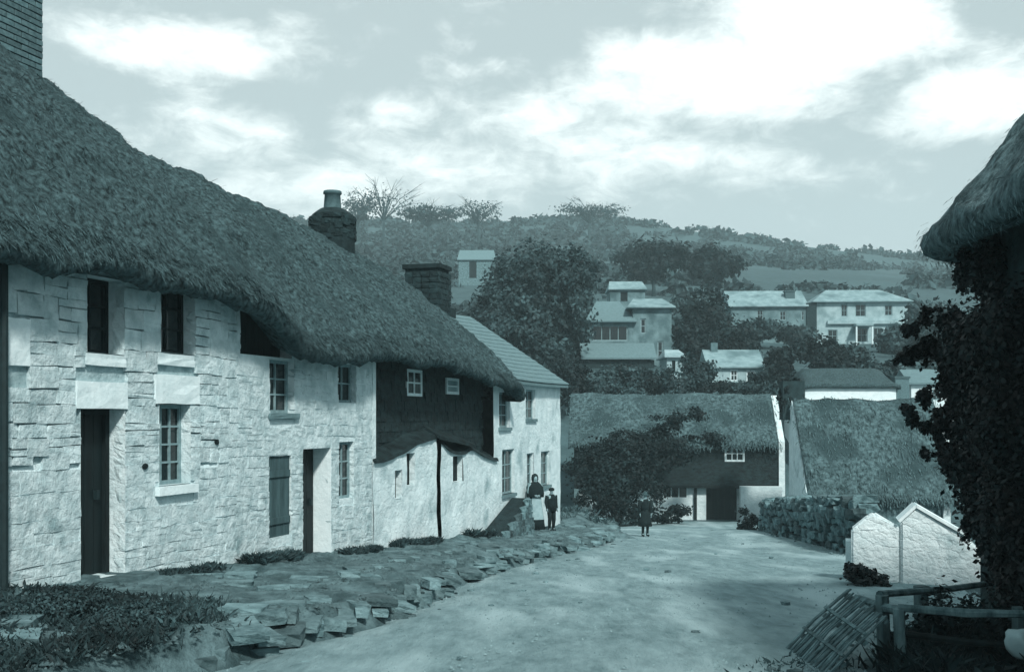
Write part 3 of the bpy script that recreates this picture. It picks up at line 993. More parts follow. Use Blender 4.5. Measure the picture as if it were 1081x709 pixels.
# --- cottage B
def cottage_b():
    s0, s1 = S_AB, S_BC
    root = empty('thatched_cottage', WALL((s0 + s1) / 2, 0, -2.3),
                 'thatched cottage with smooth whitewash, narrow black doorway and round stone chimney with clay pot', 'cottage')
    o_l = opening(254, 309, 327, 376, .38)
    o1 = opening(285, 311, 380, 436, .2)
    o2 = opening(357, 376, 384, 425, .2)
    o3 = opening(284, 308, 481, 566, .12)
    od = opening(320, 350, 473, 590, .42)
    o4 = opening(358, 374, 466, 526, .14)
    ops = [o_l, o1, o2, o3, od, o4]
    w = wall_open('wall', WALL, s0, s1, -3.4, wall_top, ops, M_white, root, out=-.012, step=.35, wob=.012)
    jb = MB()
    lay_stones(WALL, s0, s1, -2.9, wall_top, ops, STONES_W, w, (.15, .27), (.2, .5), lambda a_, b_: .006, 13, out=-.002, limit=1200, gap=.010, tiltmax=.05, join=jb)
    jo = jb.out('rubble_facing', M_stone_w, w); jo['kind'] = 'stuff'
    a, b, c, d, _ = o_l
    mb = MB()
    for i in range(6):
        mb.box(WALL, a + (b - a) * i / 6 + .006, a + (b - a) * (i + 1) / 6 - .006, -.22, -.25, c, d)
    mb.out('eave_shade_boards', M_wood_dk, root)  # dark recessed boards added to imitate the deep shade under the eave
    rough_slab(WALL, o1[0] - .05, o1[1] + .08, o1[2] - .09, o1[2], .05, -.15, M_wall_gr, root, 'window_sill')
    window(WALL, *o1[:4], -.12, root, 2, 3, M_frame, .05)
    window(WALL, *o2[:4], -.10, root, 2, 2, M_frame, .05)
    window(WALL, *o4[:4], -.09, root, 2, 3, M_frame, .05)
    # shuttered lower window
    mb = MB(); a, b, c, d, _ = o3
    for i in range(5):
        mb.box(WALL, a + (b - a) * i / 5 + .005, a + (b - a) * (i + 1) / 5 - .005, -.04, -.08, c, d)
    sh = mb.out('shutter', M_curtain, root)
    for zz in (.2, .78):
        MB().box(WALL, a + .02, b - .02, -.015, -.04, c + (d - c) * zz - .05, c + (d - c) * zz + .05).out('ledge', M_curtain, sh)
    a, b, c, d, _ = od
    door(WALL, a, b, c, d, -.34, root, M_paintdoor, 4)
    # whitewashed far jamb, freshly painted
    slab(WALL, b - .012, b - .002, c, d, -.005, -.33, M_lintel, root, 'door_jamb')
    rough_slab(WALL, a - .05, b + .1, c - .12, c, .2, -.3, M_rubble, root, 'doorstep')
    back_wall(WALL, s0, s1, -3.4, eave_z(s0), -6.0, M_wall_gr, root)
    th = thatch_part(s0, s1, root, straw=5000, seed=3)
    # round shouldered stone chimney with pot
    sc = WALL.s_at(351, RIDGE_OUT); zc = ridge_z(sc)
    P = Vector(WALL(sc, RIDGE_OUT, 0))
    mb = MB()
    prof = [(-.5, .52), (.0, .50), (.12, .52), (.2, .49), (.40, .49), (.52, .46), (.60, .36), (.66, .26)]
    mb.tube([(P.x, P.y, zc + h) for h, r in prof], [r for h, r in prof], 14, .05)
    ch = mb.out('chimney', M_rubble_dk, root, False)
    me = stone_meshes(6, M_rubble_dk, 'stone', .14, .72)
    for j in range(5):
        for k in range(11):
            t = 2 * math.pi * (k + .5 * (j % 2)) / 11
            r = .465
            t += random.uniform(-.12, .12); place('stone', random.choice(me), (P.x + r * math.cos(t), P.y + r * math.sin(t), zc + .02 + j * .105 + random.uniform(-.03, .03)), (random.uniform(-.1, .1), 0, t), (.11, random.uniform(.2, .32), random.uniform(.09, .14)), ch)
    mb = MB(); mb.tube([(P.x, P.y, zc + h) for h in (.6, .66, .98, 1.0, 1.06)], [.22, .20, .175, .21, .2], 12)
    mb.out('chimney_pot', M_pot, ch, True)
    return root
cottage_b()

# --- cottage C: slate-hung upper wall, lean-to below
def cottage_c():
    s0, s1 = S_BC, S_END
    sD = WALL.s_at(521)
    root = empty('thatched_cottage', WALL((s0 + s1) / 2, 0, -2.5),
                 'thatched cottage with black slate-hung upper wall above low whitewashed lean-to walls', 'cottage')
    oa = opening(428, 444, 390, 418, .12, -.30); ob = opening(470, 483, 399, 416, .12, -.30)
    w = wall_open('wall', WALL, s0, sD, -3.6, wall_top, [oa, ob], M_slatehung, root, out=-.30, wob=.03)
    # hung slates in courses, each with its own edge
    bm = bmesh.new(); bmesh.ops.create_cube(bm, size=1.0)
    me = bpy.data.meshes.new('slate'); bm.to_mesh(me); bm.free(); me.materials.append(M_slatehung)
    ang = math.atan2(WALL.u.y, WALL.u.x); r = random.Random(4); n = 0
    z = -1.15; k = 0
    while z < 1.35 and n < 296:
        s = s0 + .12 - (k % 2) * .16
        while s < sD and n < 296:
            if z < wall_top(s) - .1 and not any(q[0] - .12 < s < q[1] + .12 and q[2] - .15 < z < q[3] + .12 for q in (oa, ob)):
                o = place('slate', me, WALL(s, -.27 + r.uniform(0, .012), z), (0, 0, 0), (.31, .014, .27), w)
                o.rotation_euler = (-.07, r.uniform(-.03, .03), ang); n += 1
            s += .33
        z += .2; k += 1
    window(WALL, *oa[:4], -.26, root, 2, 2, M_frame_w, .06)
    window(WALL, *ob[:4], -.26, root, 1, 2, M_frame_w, .06, gm=M_wall_lt)
    MB().box(WALL, s0 + .02, s0 + .16, .0, -.28, -3.4, eave_z(s0) + .3).out('quoin', M_white, root)
    # whitewashed front walls of the lean-to: uneven tops
    wt1 = smooth_interp([WALL.at(px, py, .02) for px, py in ((393, 488), (405, 486), (425, 477), (440, 468), (459, 462))])
    wt2 = smooth_interp([WALL.at(px, py, .02) for px, py in ((465, 468), (478, 478), (490, 478), (497, 474), (508, 480), (521, 486))])
    q1 = opening(429, 438, 478, 512, .15, .02); q2 = opening(417, 424, 496, 526, .15, .02); q3 = opening(478, 488, 481, 508, .15, .02)
    sa, sb, sc_ = WALL.s_at(393), WALL.s_at(460), WALL.s_at(464)
    lw = wall_open('lean_to_wall', WALL, sa, sb, -3.5, wt1, [q1, q2], M_white, root, out=.02, step=.25, wob=.05)
    lw2 = wall_open('lean_to_wall', WALL, sc_, WALL.s_at(524), -3.6, wt2, [q3], M_white, root, out=.02, step=.25, wob=.05)
    for q in (q1, q2, q3):
        mk('shutter', [WALL(q[0], -.10, q[2]), WALL(q[1], -.10, q[2]), WALL(q[1], -.10, q[3]), WALL(q[0], -.10, q[3])], [(0, 1, 2, 3)], M_wood_dk, root)
    # rough copings behind the wall heads
    for f_, a, b in ((wt1, sa, sb), (wt2, sc_, WALL.s_at(524))):
        V = []; m = 24
        for i in range(m + 1):
            s = a + (b - a) * i / m
            V += [WALL(s, .07 + .03 * nz(s, 0, 0, 3), f_(s) - .02), WALL(s, .04, f_(s) + .05 + .02 * nz(s, 1, 0, 4)), WALL(s, -.32, f_(s) + .22), WALL(s, -.32, f_(s) - .1)]
        Fc = []
        for i in range(m):
            for k in range(3):
                Fc.append((i * 4 + k, (i + 1) * 4 + k, (i + 1) * 4 + k + 1, i * 4 + k + 1))
        mk('coping', V, Fc, M_slatehung, root)
    # dark door post and its plank door set back
    g0, g1 = sb, sc_
    zt = WALL.at(462, 461, .05)[1]
    MB().box(WALL, g0 + .0, g1 - .0, -.12, -.2, -3.2, zt).out('gate_post', M_wood_dk, root)
    pr = [WALL.at(460, 462, .1), WALL.at(500, 472, .1)]
    g0 = g0
    mb = MB(); mb.box8([WALL(g0 - .1, .14, zt - .05), WALL(pr[1][0], .14, pr[1][1] - .0), WALL(pr[1][0], -.3, pr[1][1] + .2), WALL(g0 - .1, -.3, zt + .2),
                        WALL(g0 - .1, .14, zt + .02), WALL(pr[1][0], .14, pr[1][1] + .07), WALL(pr[1][0], -.3, pr[1][1] + .27), WALL(g0 - .1, -.3, zt + .27)])
    mb.out('lean_to_roof', M_slatehung, root)
    back_wall(WALL, s0, s1, -3.6, eave_z(s1) + .1, -6.0, M_wall_gr, root)
    th = thatch_part(s0, s1, root, hip_end=True, straw=5000, seed=5)
    # squat black chimney at the end of the thatch
    sc = WALL.s_at(456, RIDGE_OUT - .3)
    y = WALL(sc, RIDGE_OUT, 0)[1]
    zt = (HY - 280) / F * y; zb = (HY - 322) / F * y
    c = MB().box(WALL, sc - .40, sc + .42, RIDGE_OUT + .05, RIDGE_OUT - .95, zb - 1.2, zt - .12).out('chimney', M_rubble_dk, root)
    me = stone_meshes(6, M_rubble_dk, 'stone', .12, .78)
    for side in (0, 1):
        for j in range(8):
            for k in range(4):
                zz = zb - .25 + j * .155
                if side == 0: p = WALL(sc - .41, RIDGE_OUT + .05 - .125 - k * .25, zz); rz = math.atan2(WALL.u.y, WALL.u.x) + math.pi / 2
                else: p = WALL(sc - .3 + k * .21, RIDGE_OUT + .06, zz); rz = math.atan2(WALL.u.y, WALL.u.x)
                place('stone', random.choice(me), p, (0, random.uniform(-.05, .05), rz), (.24, .12, .15), c)
    MB().box(WALL, sc - .47, sc + .49, RIDGE_OUT + .12, RIDGE_OUT - 1.02, zt - .12, zt).out('chimney_cap', M_rubble_dk, c)
    MB().box(WALL, sc + .3, sc + .75, RIDGE_OUT + .15, RIDGE_OUT - 1.0, zb - 1.2, zb - .05).out('chimney_shoulder', M_rubble_dk, c)
    return root
cottage_c()

# --- cottage D: white, slate roof
def cottage_d():
    s0, s1 = WALL.s_at(521), WALL.s_at(591.5)
    root = empty('slate_cottage', WALL((s0 + s1) / 2, 0, -3.2), 'white cottage with plain slate roof at the far end of the row', 'cottage')
    ze = WALL.at(591, 402, .1)[1]
    zr = 3.05
    ops = [opening(527, 538, 414, 451, .16), opening(555, 565, 411, 442, .16), opening(530, 543, 474, 521, .16), opening(556, 563, 478, 512, .16), opening(571, 580, 476, 512, .16)]
    w = wall_open('wall', WALL, s0, s1, -4.2, lambda s: ze + .02, ops, M_white, root, wob=.02)
    for q in ops:
        window(WALL, *q[:4], -.08, root, 2, 3, M_frame, .05)
        slab(WALL, q[0] - .05, q[1] + .05, q[2] - .08, q[2], .06, -.1, M_wall_gr, root, 'window_sill')
    ob = -2.9
    for s, sg in ((s1 - .25, 1),):
        side_walls(WALL, s, -4.2, ze, zr - .1, ob, -5.8, M_white, root, th=.25)
    back_wall(WALL, s0, s1, -4.2, ze, -5.8, M_wall_gr, root)
    # two slate slopes
    rs0, rs1 = WALL.s_at(470), s1 + .12
    rs0 = S_END - 1.2
    mb = MB()
    sag = lambda s: -.10 * math.sin(math.pi * (s - rs0) / (rs1 - rs0))
    m = 10
    for (oa, za, ob2, zb2) in ((.22, ze - .12, ob, zr), (-6.0, ze - .12, ob - .005, zr)):
        V = []
        for i in range(m + 1):
            s = rs0 + (rs1 - rs0) * i / m
            V += [WALL(s, oa, za + sag(s) * .3), WALL(s, ob2, zb2 + sag(s)), WALL(s, ob2, zb2 + sag(s) - .07), WALL(s, oa, za + sag(s) * .3 - .07)]
        Fc = []
        for i in range(m):
            for k in range(4):
                Fc.append((i * 4 + k, (i + 1) * 4 + k, (i + 1) * 4 + (k + 1) % 4, i * 4 + (k + 1) % 4))
        Fc += [(0, 1, 2, 3), (m * 4 + 3, m * 4 + 2, m * 4 + 1, m * 4)]
        mb.add(V, Fc)
    rf = mb.out('roof', M_slate, root)
    # courses of slate seen as low steps
    nrow = 16
    mb = MB()
    for j in range(nrow):
        t0, t1 = j / nrow, (j + 1) / nrow
        o0 = .24 + (ob - .24) * t0; o1 = .24 + (ob - .24) * t1
        z0 = ze - .10 + (zr - ze + .12) * t0; z1 = ze - .10 + (zr - ze + .12) * t1
        for i in range(m):
            a = rs0 + (rs1 - rs0) * i / m; b = rs0 + (rs1 - rs0) * (i + 1) / m
            f0, f1 = .3 + .7 * t0, .3 + .7 * t1
            mb.add([WALL(a, o0, z0 + .035 + sag(a) * f0), WALL(b, o0, z0 + .035 + sag(b) * f0), WALL(b, o1, z1 + .012 + sag(b) * f1), WALL(a, o1, z1 + .012 + sag(a) * f1),
                    WALL(a, o0, z0 + .005 + sag(a) * f0), WALL(b, o0, z0 + .005 + sag(b) * f0)], [(0, 1, 2, 3), (4, 5, 1, 0)])
    mb.out('slate_courses', M_slate, rf)
    return root
cottage_d()
# ==MORE==

# ------------------------------------------------------------------ thatch for other roofs
def simple_thatch(name, fr, s0, s1, o_e, z_e, o_r, z_r, parent, mat, smat, straw, seed, back=None, step=.12, lump=1.0, thick=.22, leaf_w=.02, ridge_f=None, end_drop=.0):
    """a thatched double slope: front eave (o_e, z_e), ridge (o_r, z_r), mirrored behind"""
    ss = list(np.arange(s0, s1, step)) + [s1]
    n = 22; V = []; rows = None
    for s in ss:
        q = 0
        for e, sg in ((s0, 1), (s1, -1)):
            dd = abs(s - e)
            if dd < .6: q = max(q, (1 - dd / .6) ** 2)
        zr = z_r + (ridge_f(s) if ridge_f else 0) - end_drop * q
        ze = z_e - .08 * q
        prof = [(o_e - .25, ze + .02), (o_e - .05, ze - .03), (o_e + .02, ze + .06), (o_e - .03, ze + thick)]
        for k in range(1, n + 1):
            t = k / n
            prof.append((o_e - .03 + (o_r - o_e) * t, ze + thick + (zr - ze - thick) * (t + .05 * math.sin(math.pi * t)) - (max(0, t - .93) ** 2) * 10))
        ob = 2 * o_r - o_e if back is None else back
        for k in range(1, 9):
            t = k / 8
            prof.append((o_r + (ob - o_r) * t, zr - .05 + (ze + .1 - zr) * t))
        prof.append((ob + .2, ze))
        rows = len(prof)
        for o, z in prof:
            p = fr(s, o, z)
            b = lump * (.10 * fbm(p[0], p[1], z, .6, 2) + .05 * fbm(p[0], p[1], z, 1.9, 3))
            V.append(fr(s, o + b * .6, z + b * .8))
    Fc = [(i * rows + k, (i + 1) * rows + k, (i + 1) * rows + k + 1, i * rows + k + 1) for i in range(len(ss) - 1) for k in range(rows - 1)]
    for b in (0, (len(ss) - 1) * rows):
        for k in range(rows // 2 - 1):
            Fc.append((b + k, b + k + 1, b + rows - 2 - k, b + rows - 1 - k))
    o = mk(name, V, Fc, mat, parent, True)
    if straw:
        rng = np.random.default_rng(seed)
        A = []
        up = np.array(fr(0, o_r, z_r)) - np.array(fr(0, o_e, z_e)); up /= np.linalg.norm(up)
        nn = np.cross(np.array([fr.u.x, fr.u.y, 0]), up); nn = nn if nn[2] > 0 else -nn
        sd = np.array([fr.u.x, fr.u.y, 0])
        for i in range(straw):
            si = int(rng.integers(0, len(ss))); k = int(rng.integers(2, n + 4)) if rng.random() > .2 else int(rng.integers(1, 5))
            p = np.array(V[si * rows + k]) + sd * rng.uniform(-step, step) + nn * .02 + up * rng.uniform(-.1, .1)
            dr = -up + rng.normal(0, .25, 3) + nn * rng.uniform(-.05, .08); dr /= np.linalg.norm(dr)
            L_ = rng.uniform(.12, .35); w = leaf_w * rng.uniform(.5, 1.2)
            A += [p - sd * w, p + sd * w, p + dr * L_ + sd * w * .6, p + dr * L_ - sd * w * .6]
        st = mk_np('straw', np.array(A), np.arange(4 * straw).reshape(straw, 4), smat, o); st['kind'] = 'stuff'
    return o

def slate_roof(fr, s0, s1, o_f, z_f, o_r, z_r, o_b, z_b, mat, parent, hip=0.0, th=.10, name='roof'):
    """pitched roof of two slopes, hip = run of hipped ends"""
    mb = MB()
    R0, R1 = fr(s0 + hip, o_r, z_r), fr(s1 - hip, o_r, z_r)
    A, B = fr(s0, o_f, z_f), fr(s1, o_f, z_f); C, D = fr(s1, o_b, z_b), fr(s0, o_b, z_b)
    lo = [(p[0], p[1], p[2] - th) for p in (A, B, C, D)]
    V = [A, B, C, D, R0, R1] + lo
    Fc = [(0, 1, 5, 4), (2, 3, 4, 5), (1, 2, 5), (3, 0, 4), (6, 7, 1, 0), (7, 8, 2, 1), (8, 9, 3, 2), (9, 6, 0, 3), (9, 8, 7, 6)]
    mb.add(V, Fc)
    return mb.out(name, mat, parent)

def box_walls(fr, s0, s1, depth, zb, zt, openings, mat, parent, gable=None):
    """front wall with openings plus side and back walls"""
    w = wall_open('wall', fr, s0, s1, zb, lambda s: zt, openings, mat, parent, step=1.2)
    mb = MB()
    for s, t in ((s0, s0 + .2), (s1 - .2, s1)):
        if gable:
            a = [fr(s, -.01, zb), fr(s, -.01, zt), fr(s, -depth / 2, gable), fr(s, -depth, zt), fr(s, -depth, zb)]
            b = [fr(t, -.01, zb), fr(t, -.01, zt), fr(t, -depth / 2, gable), fr(t, -depth, zt), fr(t, -depth, zb)]
            mb.add(a + b, [(0, 1, 2, 3, 4), (9, 8, 7, 6, 5), (5, 6, 1, 0), (1, 6, 7, 2), (2, 7, 8, 3), (3, 8, 9, 4)])
        else:
            mb.box(fr, s, t, -.01, -depth, zb, zt)
    mb.box(fr, s0 + .2, s1 - .2, -depth, -depth + .2, zb, zt)
    mb.out('wall', mat, parent)
    return w

# --- E: the thatched barn house across the street
def barn_e():
    fr = Frame((at(600, 0, 57.2).x, 57.2), (1, -.10))
    S = lambda px: fr.s_at(px)
    root = empty('thatched_house', fr(S(720), 0, -5.3), 'long low thatched house with dark upper front and one white-barred window, across the street end', 'house')
    z = lambda px, py, out=0: fr.at(px, py, out)[1]
    s0, s1 = S(606), S(822)
    zeav = z(720, 470)
    o_w = (S(765), S(786), z(775, 487), z(775, 470), .1)
    up_b = z(740, 512)
    # upper front, jutting out
    wall_open('upper_wall', fr, s0, s1, up_b, lambda s: zeav + .35, [o_w], M_slatehung, root, step=1.0, wob=.02)
    window(fr, *o_w[:4], .03, root, 3, 2, M_frame_w, .10)
    MB().box(fr, s0, s1, .06, -.35, up_b - .14, up_b).out('beam', M_wood_dk, root)
    # ground floor behind
    d_o = (S(746), S(779), z(760, 556), z(760, 514), .5); g_w = (S(699), S(727), z(712, 527), z(712, 513), .12)
    wall_open('wall', fr, s0, s1, -6.2, lambda s: up_b - .1, [d_o, g_w], M_white, root, out=-.34, step=1.0)
    window(fr, *g_w[:4], -.36, root, 3, 1, M_frame_w, .09)
    door(fr, d_o[0], d_o[1], d_o[2], d_o[3], -.7, root, M_paintdoor, 5)
    MB().box(fr, S(733), S(736), -.2, -.33, -5.6, up_b - .14).out('post', M_wood_dk, root)
    # white gable end and sloping buttress wall
    sE = s1
    mb = MB()
    zr = z(822, 414)
    a = [fr(sE, .25, -6.2), fr(sE, .06, zeav + .2), fr(sE, -2.9, zr - .1), fr(sE, -6.0, zeav), fr(sE, -6.0, -6.2)]
    b = [fr(sE + .3, .25, -6.2), fr(sE + .3, .06, zeav + .2), fr(sE + .3, -2.9, zr - .1), fr(sE + .3, -6.0, zeav), fr(sE + .3, -6.0, -6.2)]
    mb.add(a + b, [(0, 1, 2, 3, 4), (9, 8, 7, 6, 5), (5, 6, 1, 0), (1, 6, 7, 2), (3, 8, 9, 4)])
    mb.out('gable_wall', M_white, root)
    MB().box(fr, S(780), S(823) - .004, .9, .2, -6.2, z(800, 512) - .02).out('yard_wall', M_white, root)
    back_wall(fr, s0, s1, -6.2, zeav, -6.0, M_wall_gr, root)
    side_walls(fr, s0, -6.2, zeav, zr - .2, -2.9, -6.0, M_wall_gr, root)
    simple_thatch('thatch_roof', fr, s0 - .3, s1 - .05, .40, zeav - .05, -2.9, zr + .05, root, M_thatch_lt, M_straw_lt, 2600, 21, leaf_w=.018, step=.2, lump=1.3)
    return root
barn_e()

# --- F: big thatched barn roof behind the stone wall
def barn_f():
    fr = Frame((at(850, 0, 47).x, 47.0), (1, -.06))
    z = lambda px, py, out=0: fr.at(px, py, out)[1]
    s0, s1 = fr.s_at(850), fr.s_at(1010)
    zb, zr = z(850, 527), z(836, 420, -3.4)
    root = empty('thatched_barn', fr(s0 + 3, 0, -4.8), 'barn with broad mottled thatched roof almost down to the rubble wall', 'barn')
    wall_open('wall', fr, s0 + .05, s1 - .3, -6.0, lambda s: zb + .2, [], M_rubble, root, step=1.5)
    for s_, t_ in ((s0 + .05, s0 + .35), (s1 - .6, s1 - .3)):
        mb = MB()
        a = [fr(s_, .2, -6.0), fr(s_, .12, zb + .12), fr(s_, -3.3, zr - .12), fr(s_, -3.9, zr - 1.0), fr(s_, -3.9, -6.0)]
        b = [fr(t_, .2, -6.0), fr(t_, .12, zb + .12), fr(t_, -3.3, zr - .12), fr(t_, -3.9, zr - 1.0), fr(t_, -3.9, -6.0)]
        mb.add(a + b, [(0, 1, 2, 3, 4), (9, 8, 7, 6, 5), (5, 6, 1, 0), (1, 6, 7, 2), (2, 7, 8, 3), (3, 8, 9, 4)])
        mb.out('gable_wall', M_white, root)
    back_wall(fr, s0 + .35, s1 - .6, -6, zr - 1.1, -3.9, M_rubble, root)
    simple_thatch('thatch_roof', fr, s0 + .1, s1, .35, zb - .1, -3.3, zr, root, M_thatch_lt, M_straw_lt, 2600, 22, leaf_w=.018, step=.2, lump=1.6, back=-4.2)
    # ivy-grown chimney at the near gable
    c = at(838, 0, 50.6)
    f2 = Frame((c.x - .5, 50.6), (1, 0))
    zc = (HY - 402) / F * 50.6
    ch = MB().box(f2, 0, 1.0, 0, -.7, zr - 1.0, zc).out('chimney', M_rubble_dk, root)
    crown('ivy', [(c.x, 50.9, zc - .75, .6, .5, .85)], 2200, .08, M_leaf, ch, 77, .12)
    return root
barn_f()

# --- I: cottage behind the barn
def cottage_i():
    fr = Frame((at(850, 0, 63).x, 63.0), (1, -.03))
    z = lambda px, py, out=0: fr.at(px, py, out)[1]
    s0, s1 = fr.s_at(850), fr.s_at(946)
    root = empty('thatched_house', fr(s0 + 2, 0, -2), 'cottage showing only a bright white strip of wall under dark thatch, behind the barn roof', 'house')
    box_walls(fr, s0, s1, 5.5, -4, z(900, 408), [], M_lintel, root)
    simple_thatch('thatch_roof', fr, s0 - .2, s1 + .2, .25, z(900, 409), -2.6, z(900, 388, -2.6), root, M_thatch, M_straw, 0, 23, step=.3, lump=.45, end_drop=1.4)
    f2 = Frame(fr(fr.s_at(947), -.3, 0)[:2], (1, 0))
    c = MB().box(f2, 0, .8, 0, -.7, -4, z(950, 399)).out('chimney', M_brick, root)
    MB().box(f2, -.05, .85, .05, -.75, z(950, 399), z(950, 399) + .12).out('chimney_cap', M_brick, c)
    return root
cottage_i()
def cottage_j():
    fr = Frame((at(962, 0, 66).x, 66.0), (1, -.15))
    z = lambda px, py, out=0: fr.at(px, py, out)[1]
    root = empty('white_house', fr(2, 0, -2), 'pale gabled house half hidden by the dark tree beside the road', 'house')
    s1 = fr.s_at(1030)
    box_walls(fr, 0, s1, 5, -3, z(980, 404), [(1.2, 1.7, z(980, 422), z(980, 411), .1)], M_lintel, root, gable=z(980, 388))
    window(fr, 1.2, 1.7, z(980, 422), z(980, 411), -.05, root, 2, 2, M_frame, .07)
    slate_roof(fr, -.2, s1 + .2, .25, z(980, 404), -2.5, z(980, 388), -5.25, z(980, 404), M_slate, root)
cottage_j()

# --- the rubble wall along the right side of the road
def rubble_wall():
    a = Vector((8.3, 26.6)); b = Vector((9.75, 43.0))
    fr = Frame(b, (a - b))          # outward normal to the right of u: towards the road
    L_ = (a - b).length
    root = empty('rubble_wall', fr(L_ / 2, 0, -4.2), 'dark dry-stone rubble wall running beside the road below the barn roof', 'wall')
    gb = lambda s: ground(*fr(s, 0, 0)[:2])
    top = lambda s: gb(s) + 1.12 + .22 * s / L_ + .10 * nz(s, 0, 0, .7)
    core = MB(); m = 30
    for i in range(m):
        s0, s1 = L_ * i / m, L_ * (i + 1) / m
        z0, z1 = gb(s0) - .4, gb(s1) - .4
        core.box8([fr(s0, -.1, z0), fr(s1, -.1, z1), fr(s1, -.6, z1), fr(s0, -.6, z0), fr(s0, -.1, top(s0) - .1), fr(s1, -.1, top(s1) - .1), fr(s1, -.6, top(s1) - .1), fr(s0, -.6, top(s0) - .1)])
    w = core.out('core', M_rubble_dk, root)
    me = stone_meshes(12, M_rubble, 'stone', .2, .76)
    r = random.Random(31); n = 0
    ang = math.atan2(fr.u.y, fr.u.x)
    for row in range(6):
        s = r.uniform(0, .3)
        while s < L_ and n < 290:
            ln_ = r.uniform(.34, .90); z = gb(s) + .1 + row * .235
            if z < top(s) - .02:
                p = fr(s + ln_ / 2, -.06 + r.uniform(-.08, .08), z + r.uniform(-.05, .05))
                place('stone', r.choice(me), p, (0, r.uniform(-.2, .2), ang), (ln_ * .98, .36, .235 * r.uniform(.72, 1.1)), root); n += 1
            s += ln_
    # coping and near end
    for k in range(26):
        s = L_ * k / 26
        place('stone', r.choice(me), fr(s + .3, -.3, top(s) + .02), (0, r.uniform(-.15, .15), ang + r.uniform(-.3, .3)), (.62, .55, .24), root)
    for j in range(6):
        place('stone', r.choice(me), fr(L_ + .02, -.3, gb(L_) + .15 + j * .2), (0, 0, ang + 1.57), (.5, .3, .22), root)
rubble_wall()

# --- G: low whitewashed twin-gabled outbuilding
def sty_g():
    Y = 18.6
    root = empty('outbuilding', at(965, 618, Y), 'low whitewashed twin-gabled outbuilding beside the fence and dark tree', 'outbuilding')
    fr = Frame((at(899, 0, Y).x, Y), (.955, -.27))
    def gab(pts, dep, name, out, lx=0.0):
        P = [fr.at(px, py, out) for px, py in pts]
        n = len(P)
        mb = MB()
        mb.add([fr(s, out, z) for s, z in P] + [fr(s - .0, out - dep, z - .02) for s, z in P],
               [tuple(range(n)), tuple(reversed(range(n, 2 * n)))] + [((i + 1) % n, i, n + i, n + (i + 1) % n) for i in range(n)])
        bm = bmesh.new(); me = bpy.data.meshes.new(name)
        off = WL[root]
        me.from_pydata([(v[0] - off.x, v[1] - off.y, v[2] - off.z) for v in mb.v], [], mb.f)
        bm.from_mesh(me)
        bmesh.ops.recalc_face_normals(bm, faces=bm.faces[:])
        bmesh.ops.bevel(bm, geom=bm.edges[:], offset=.03, segments=2, affect='EDGES')
        bmesh.ops.triangulate(bm, faces=bm.faces[:])
        bmesh.ops.subdivide_edges(bm, edges=[e for e in bm.edges if e.calc_length() > .35], cuts=3)
        for v in bm.verts:
            v.co.y += .012 * nz(v.co.x, v.co.z, out, 3)
            v.co.z += .05 * nz(v.co.x, v.co.z, out + 5, 5); v.co.x += .02 * nz(v.co.x, v.co.z, out + 9, 4)
        bm.to_mesh(me); bm.free()
        return link(name, me, root, M_bright, False)
    gab([(899, 650), (951, 650), (951, 556), (944, 553), (924, 542), (917, 544), (899, 559)], .6, 'gable_wall', 0.0)
    gab([(951, 650), (1052, 650), (1040, 590), (1022, 566), (990, 548), (973, 536), (967, 534), (951, 549)], .6, 'gable_wall', .05)
    # coping stones of the taller gable
    for (p, q) in (((949, 550), (967, 533.5)), ((967, 533.5), (992, 548)), ((992, 548), (1020, 564))):
        a = fr.at(*p, .05); b = fr.at(*q, .05)
        mb = MB(); mb.bar(fr(a[0], -.22, a[1]), fr(b[0], -.22, b[1]), .62, .05); mb.out('coping', M_lintel, root)
    mb = MB(); a = fr.at(893, 570, -.4); mb.box(fr, a[0], fr.s_at(899.4, -.4), -.25, -.75, -3.6, a[1]); mb.out('side_wall', M_white, root)
sty_g()

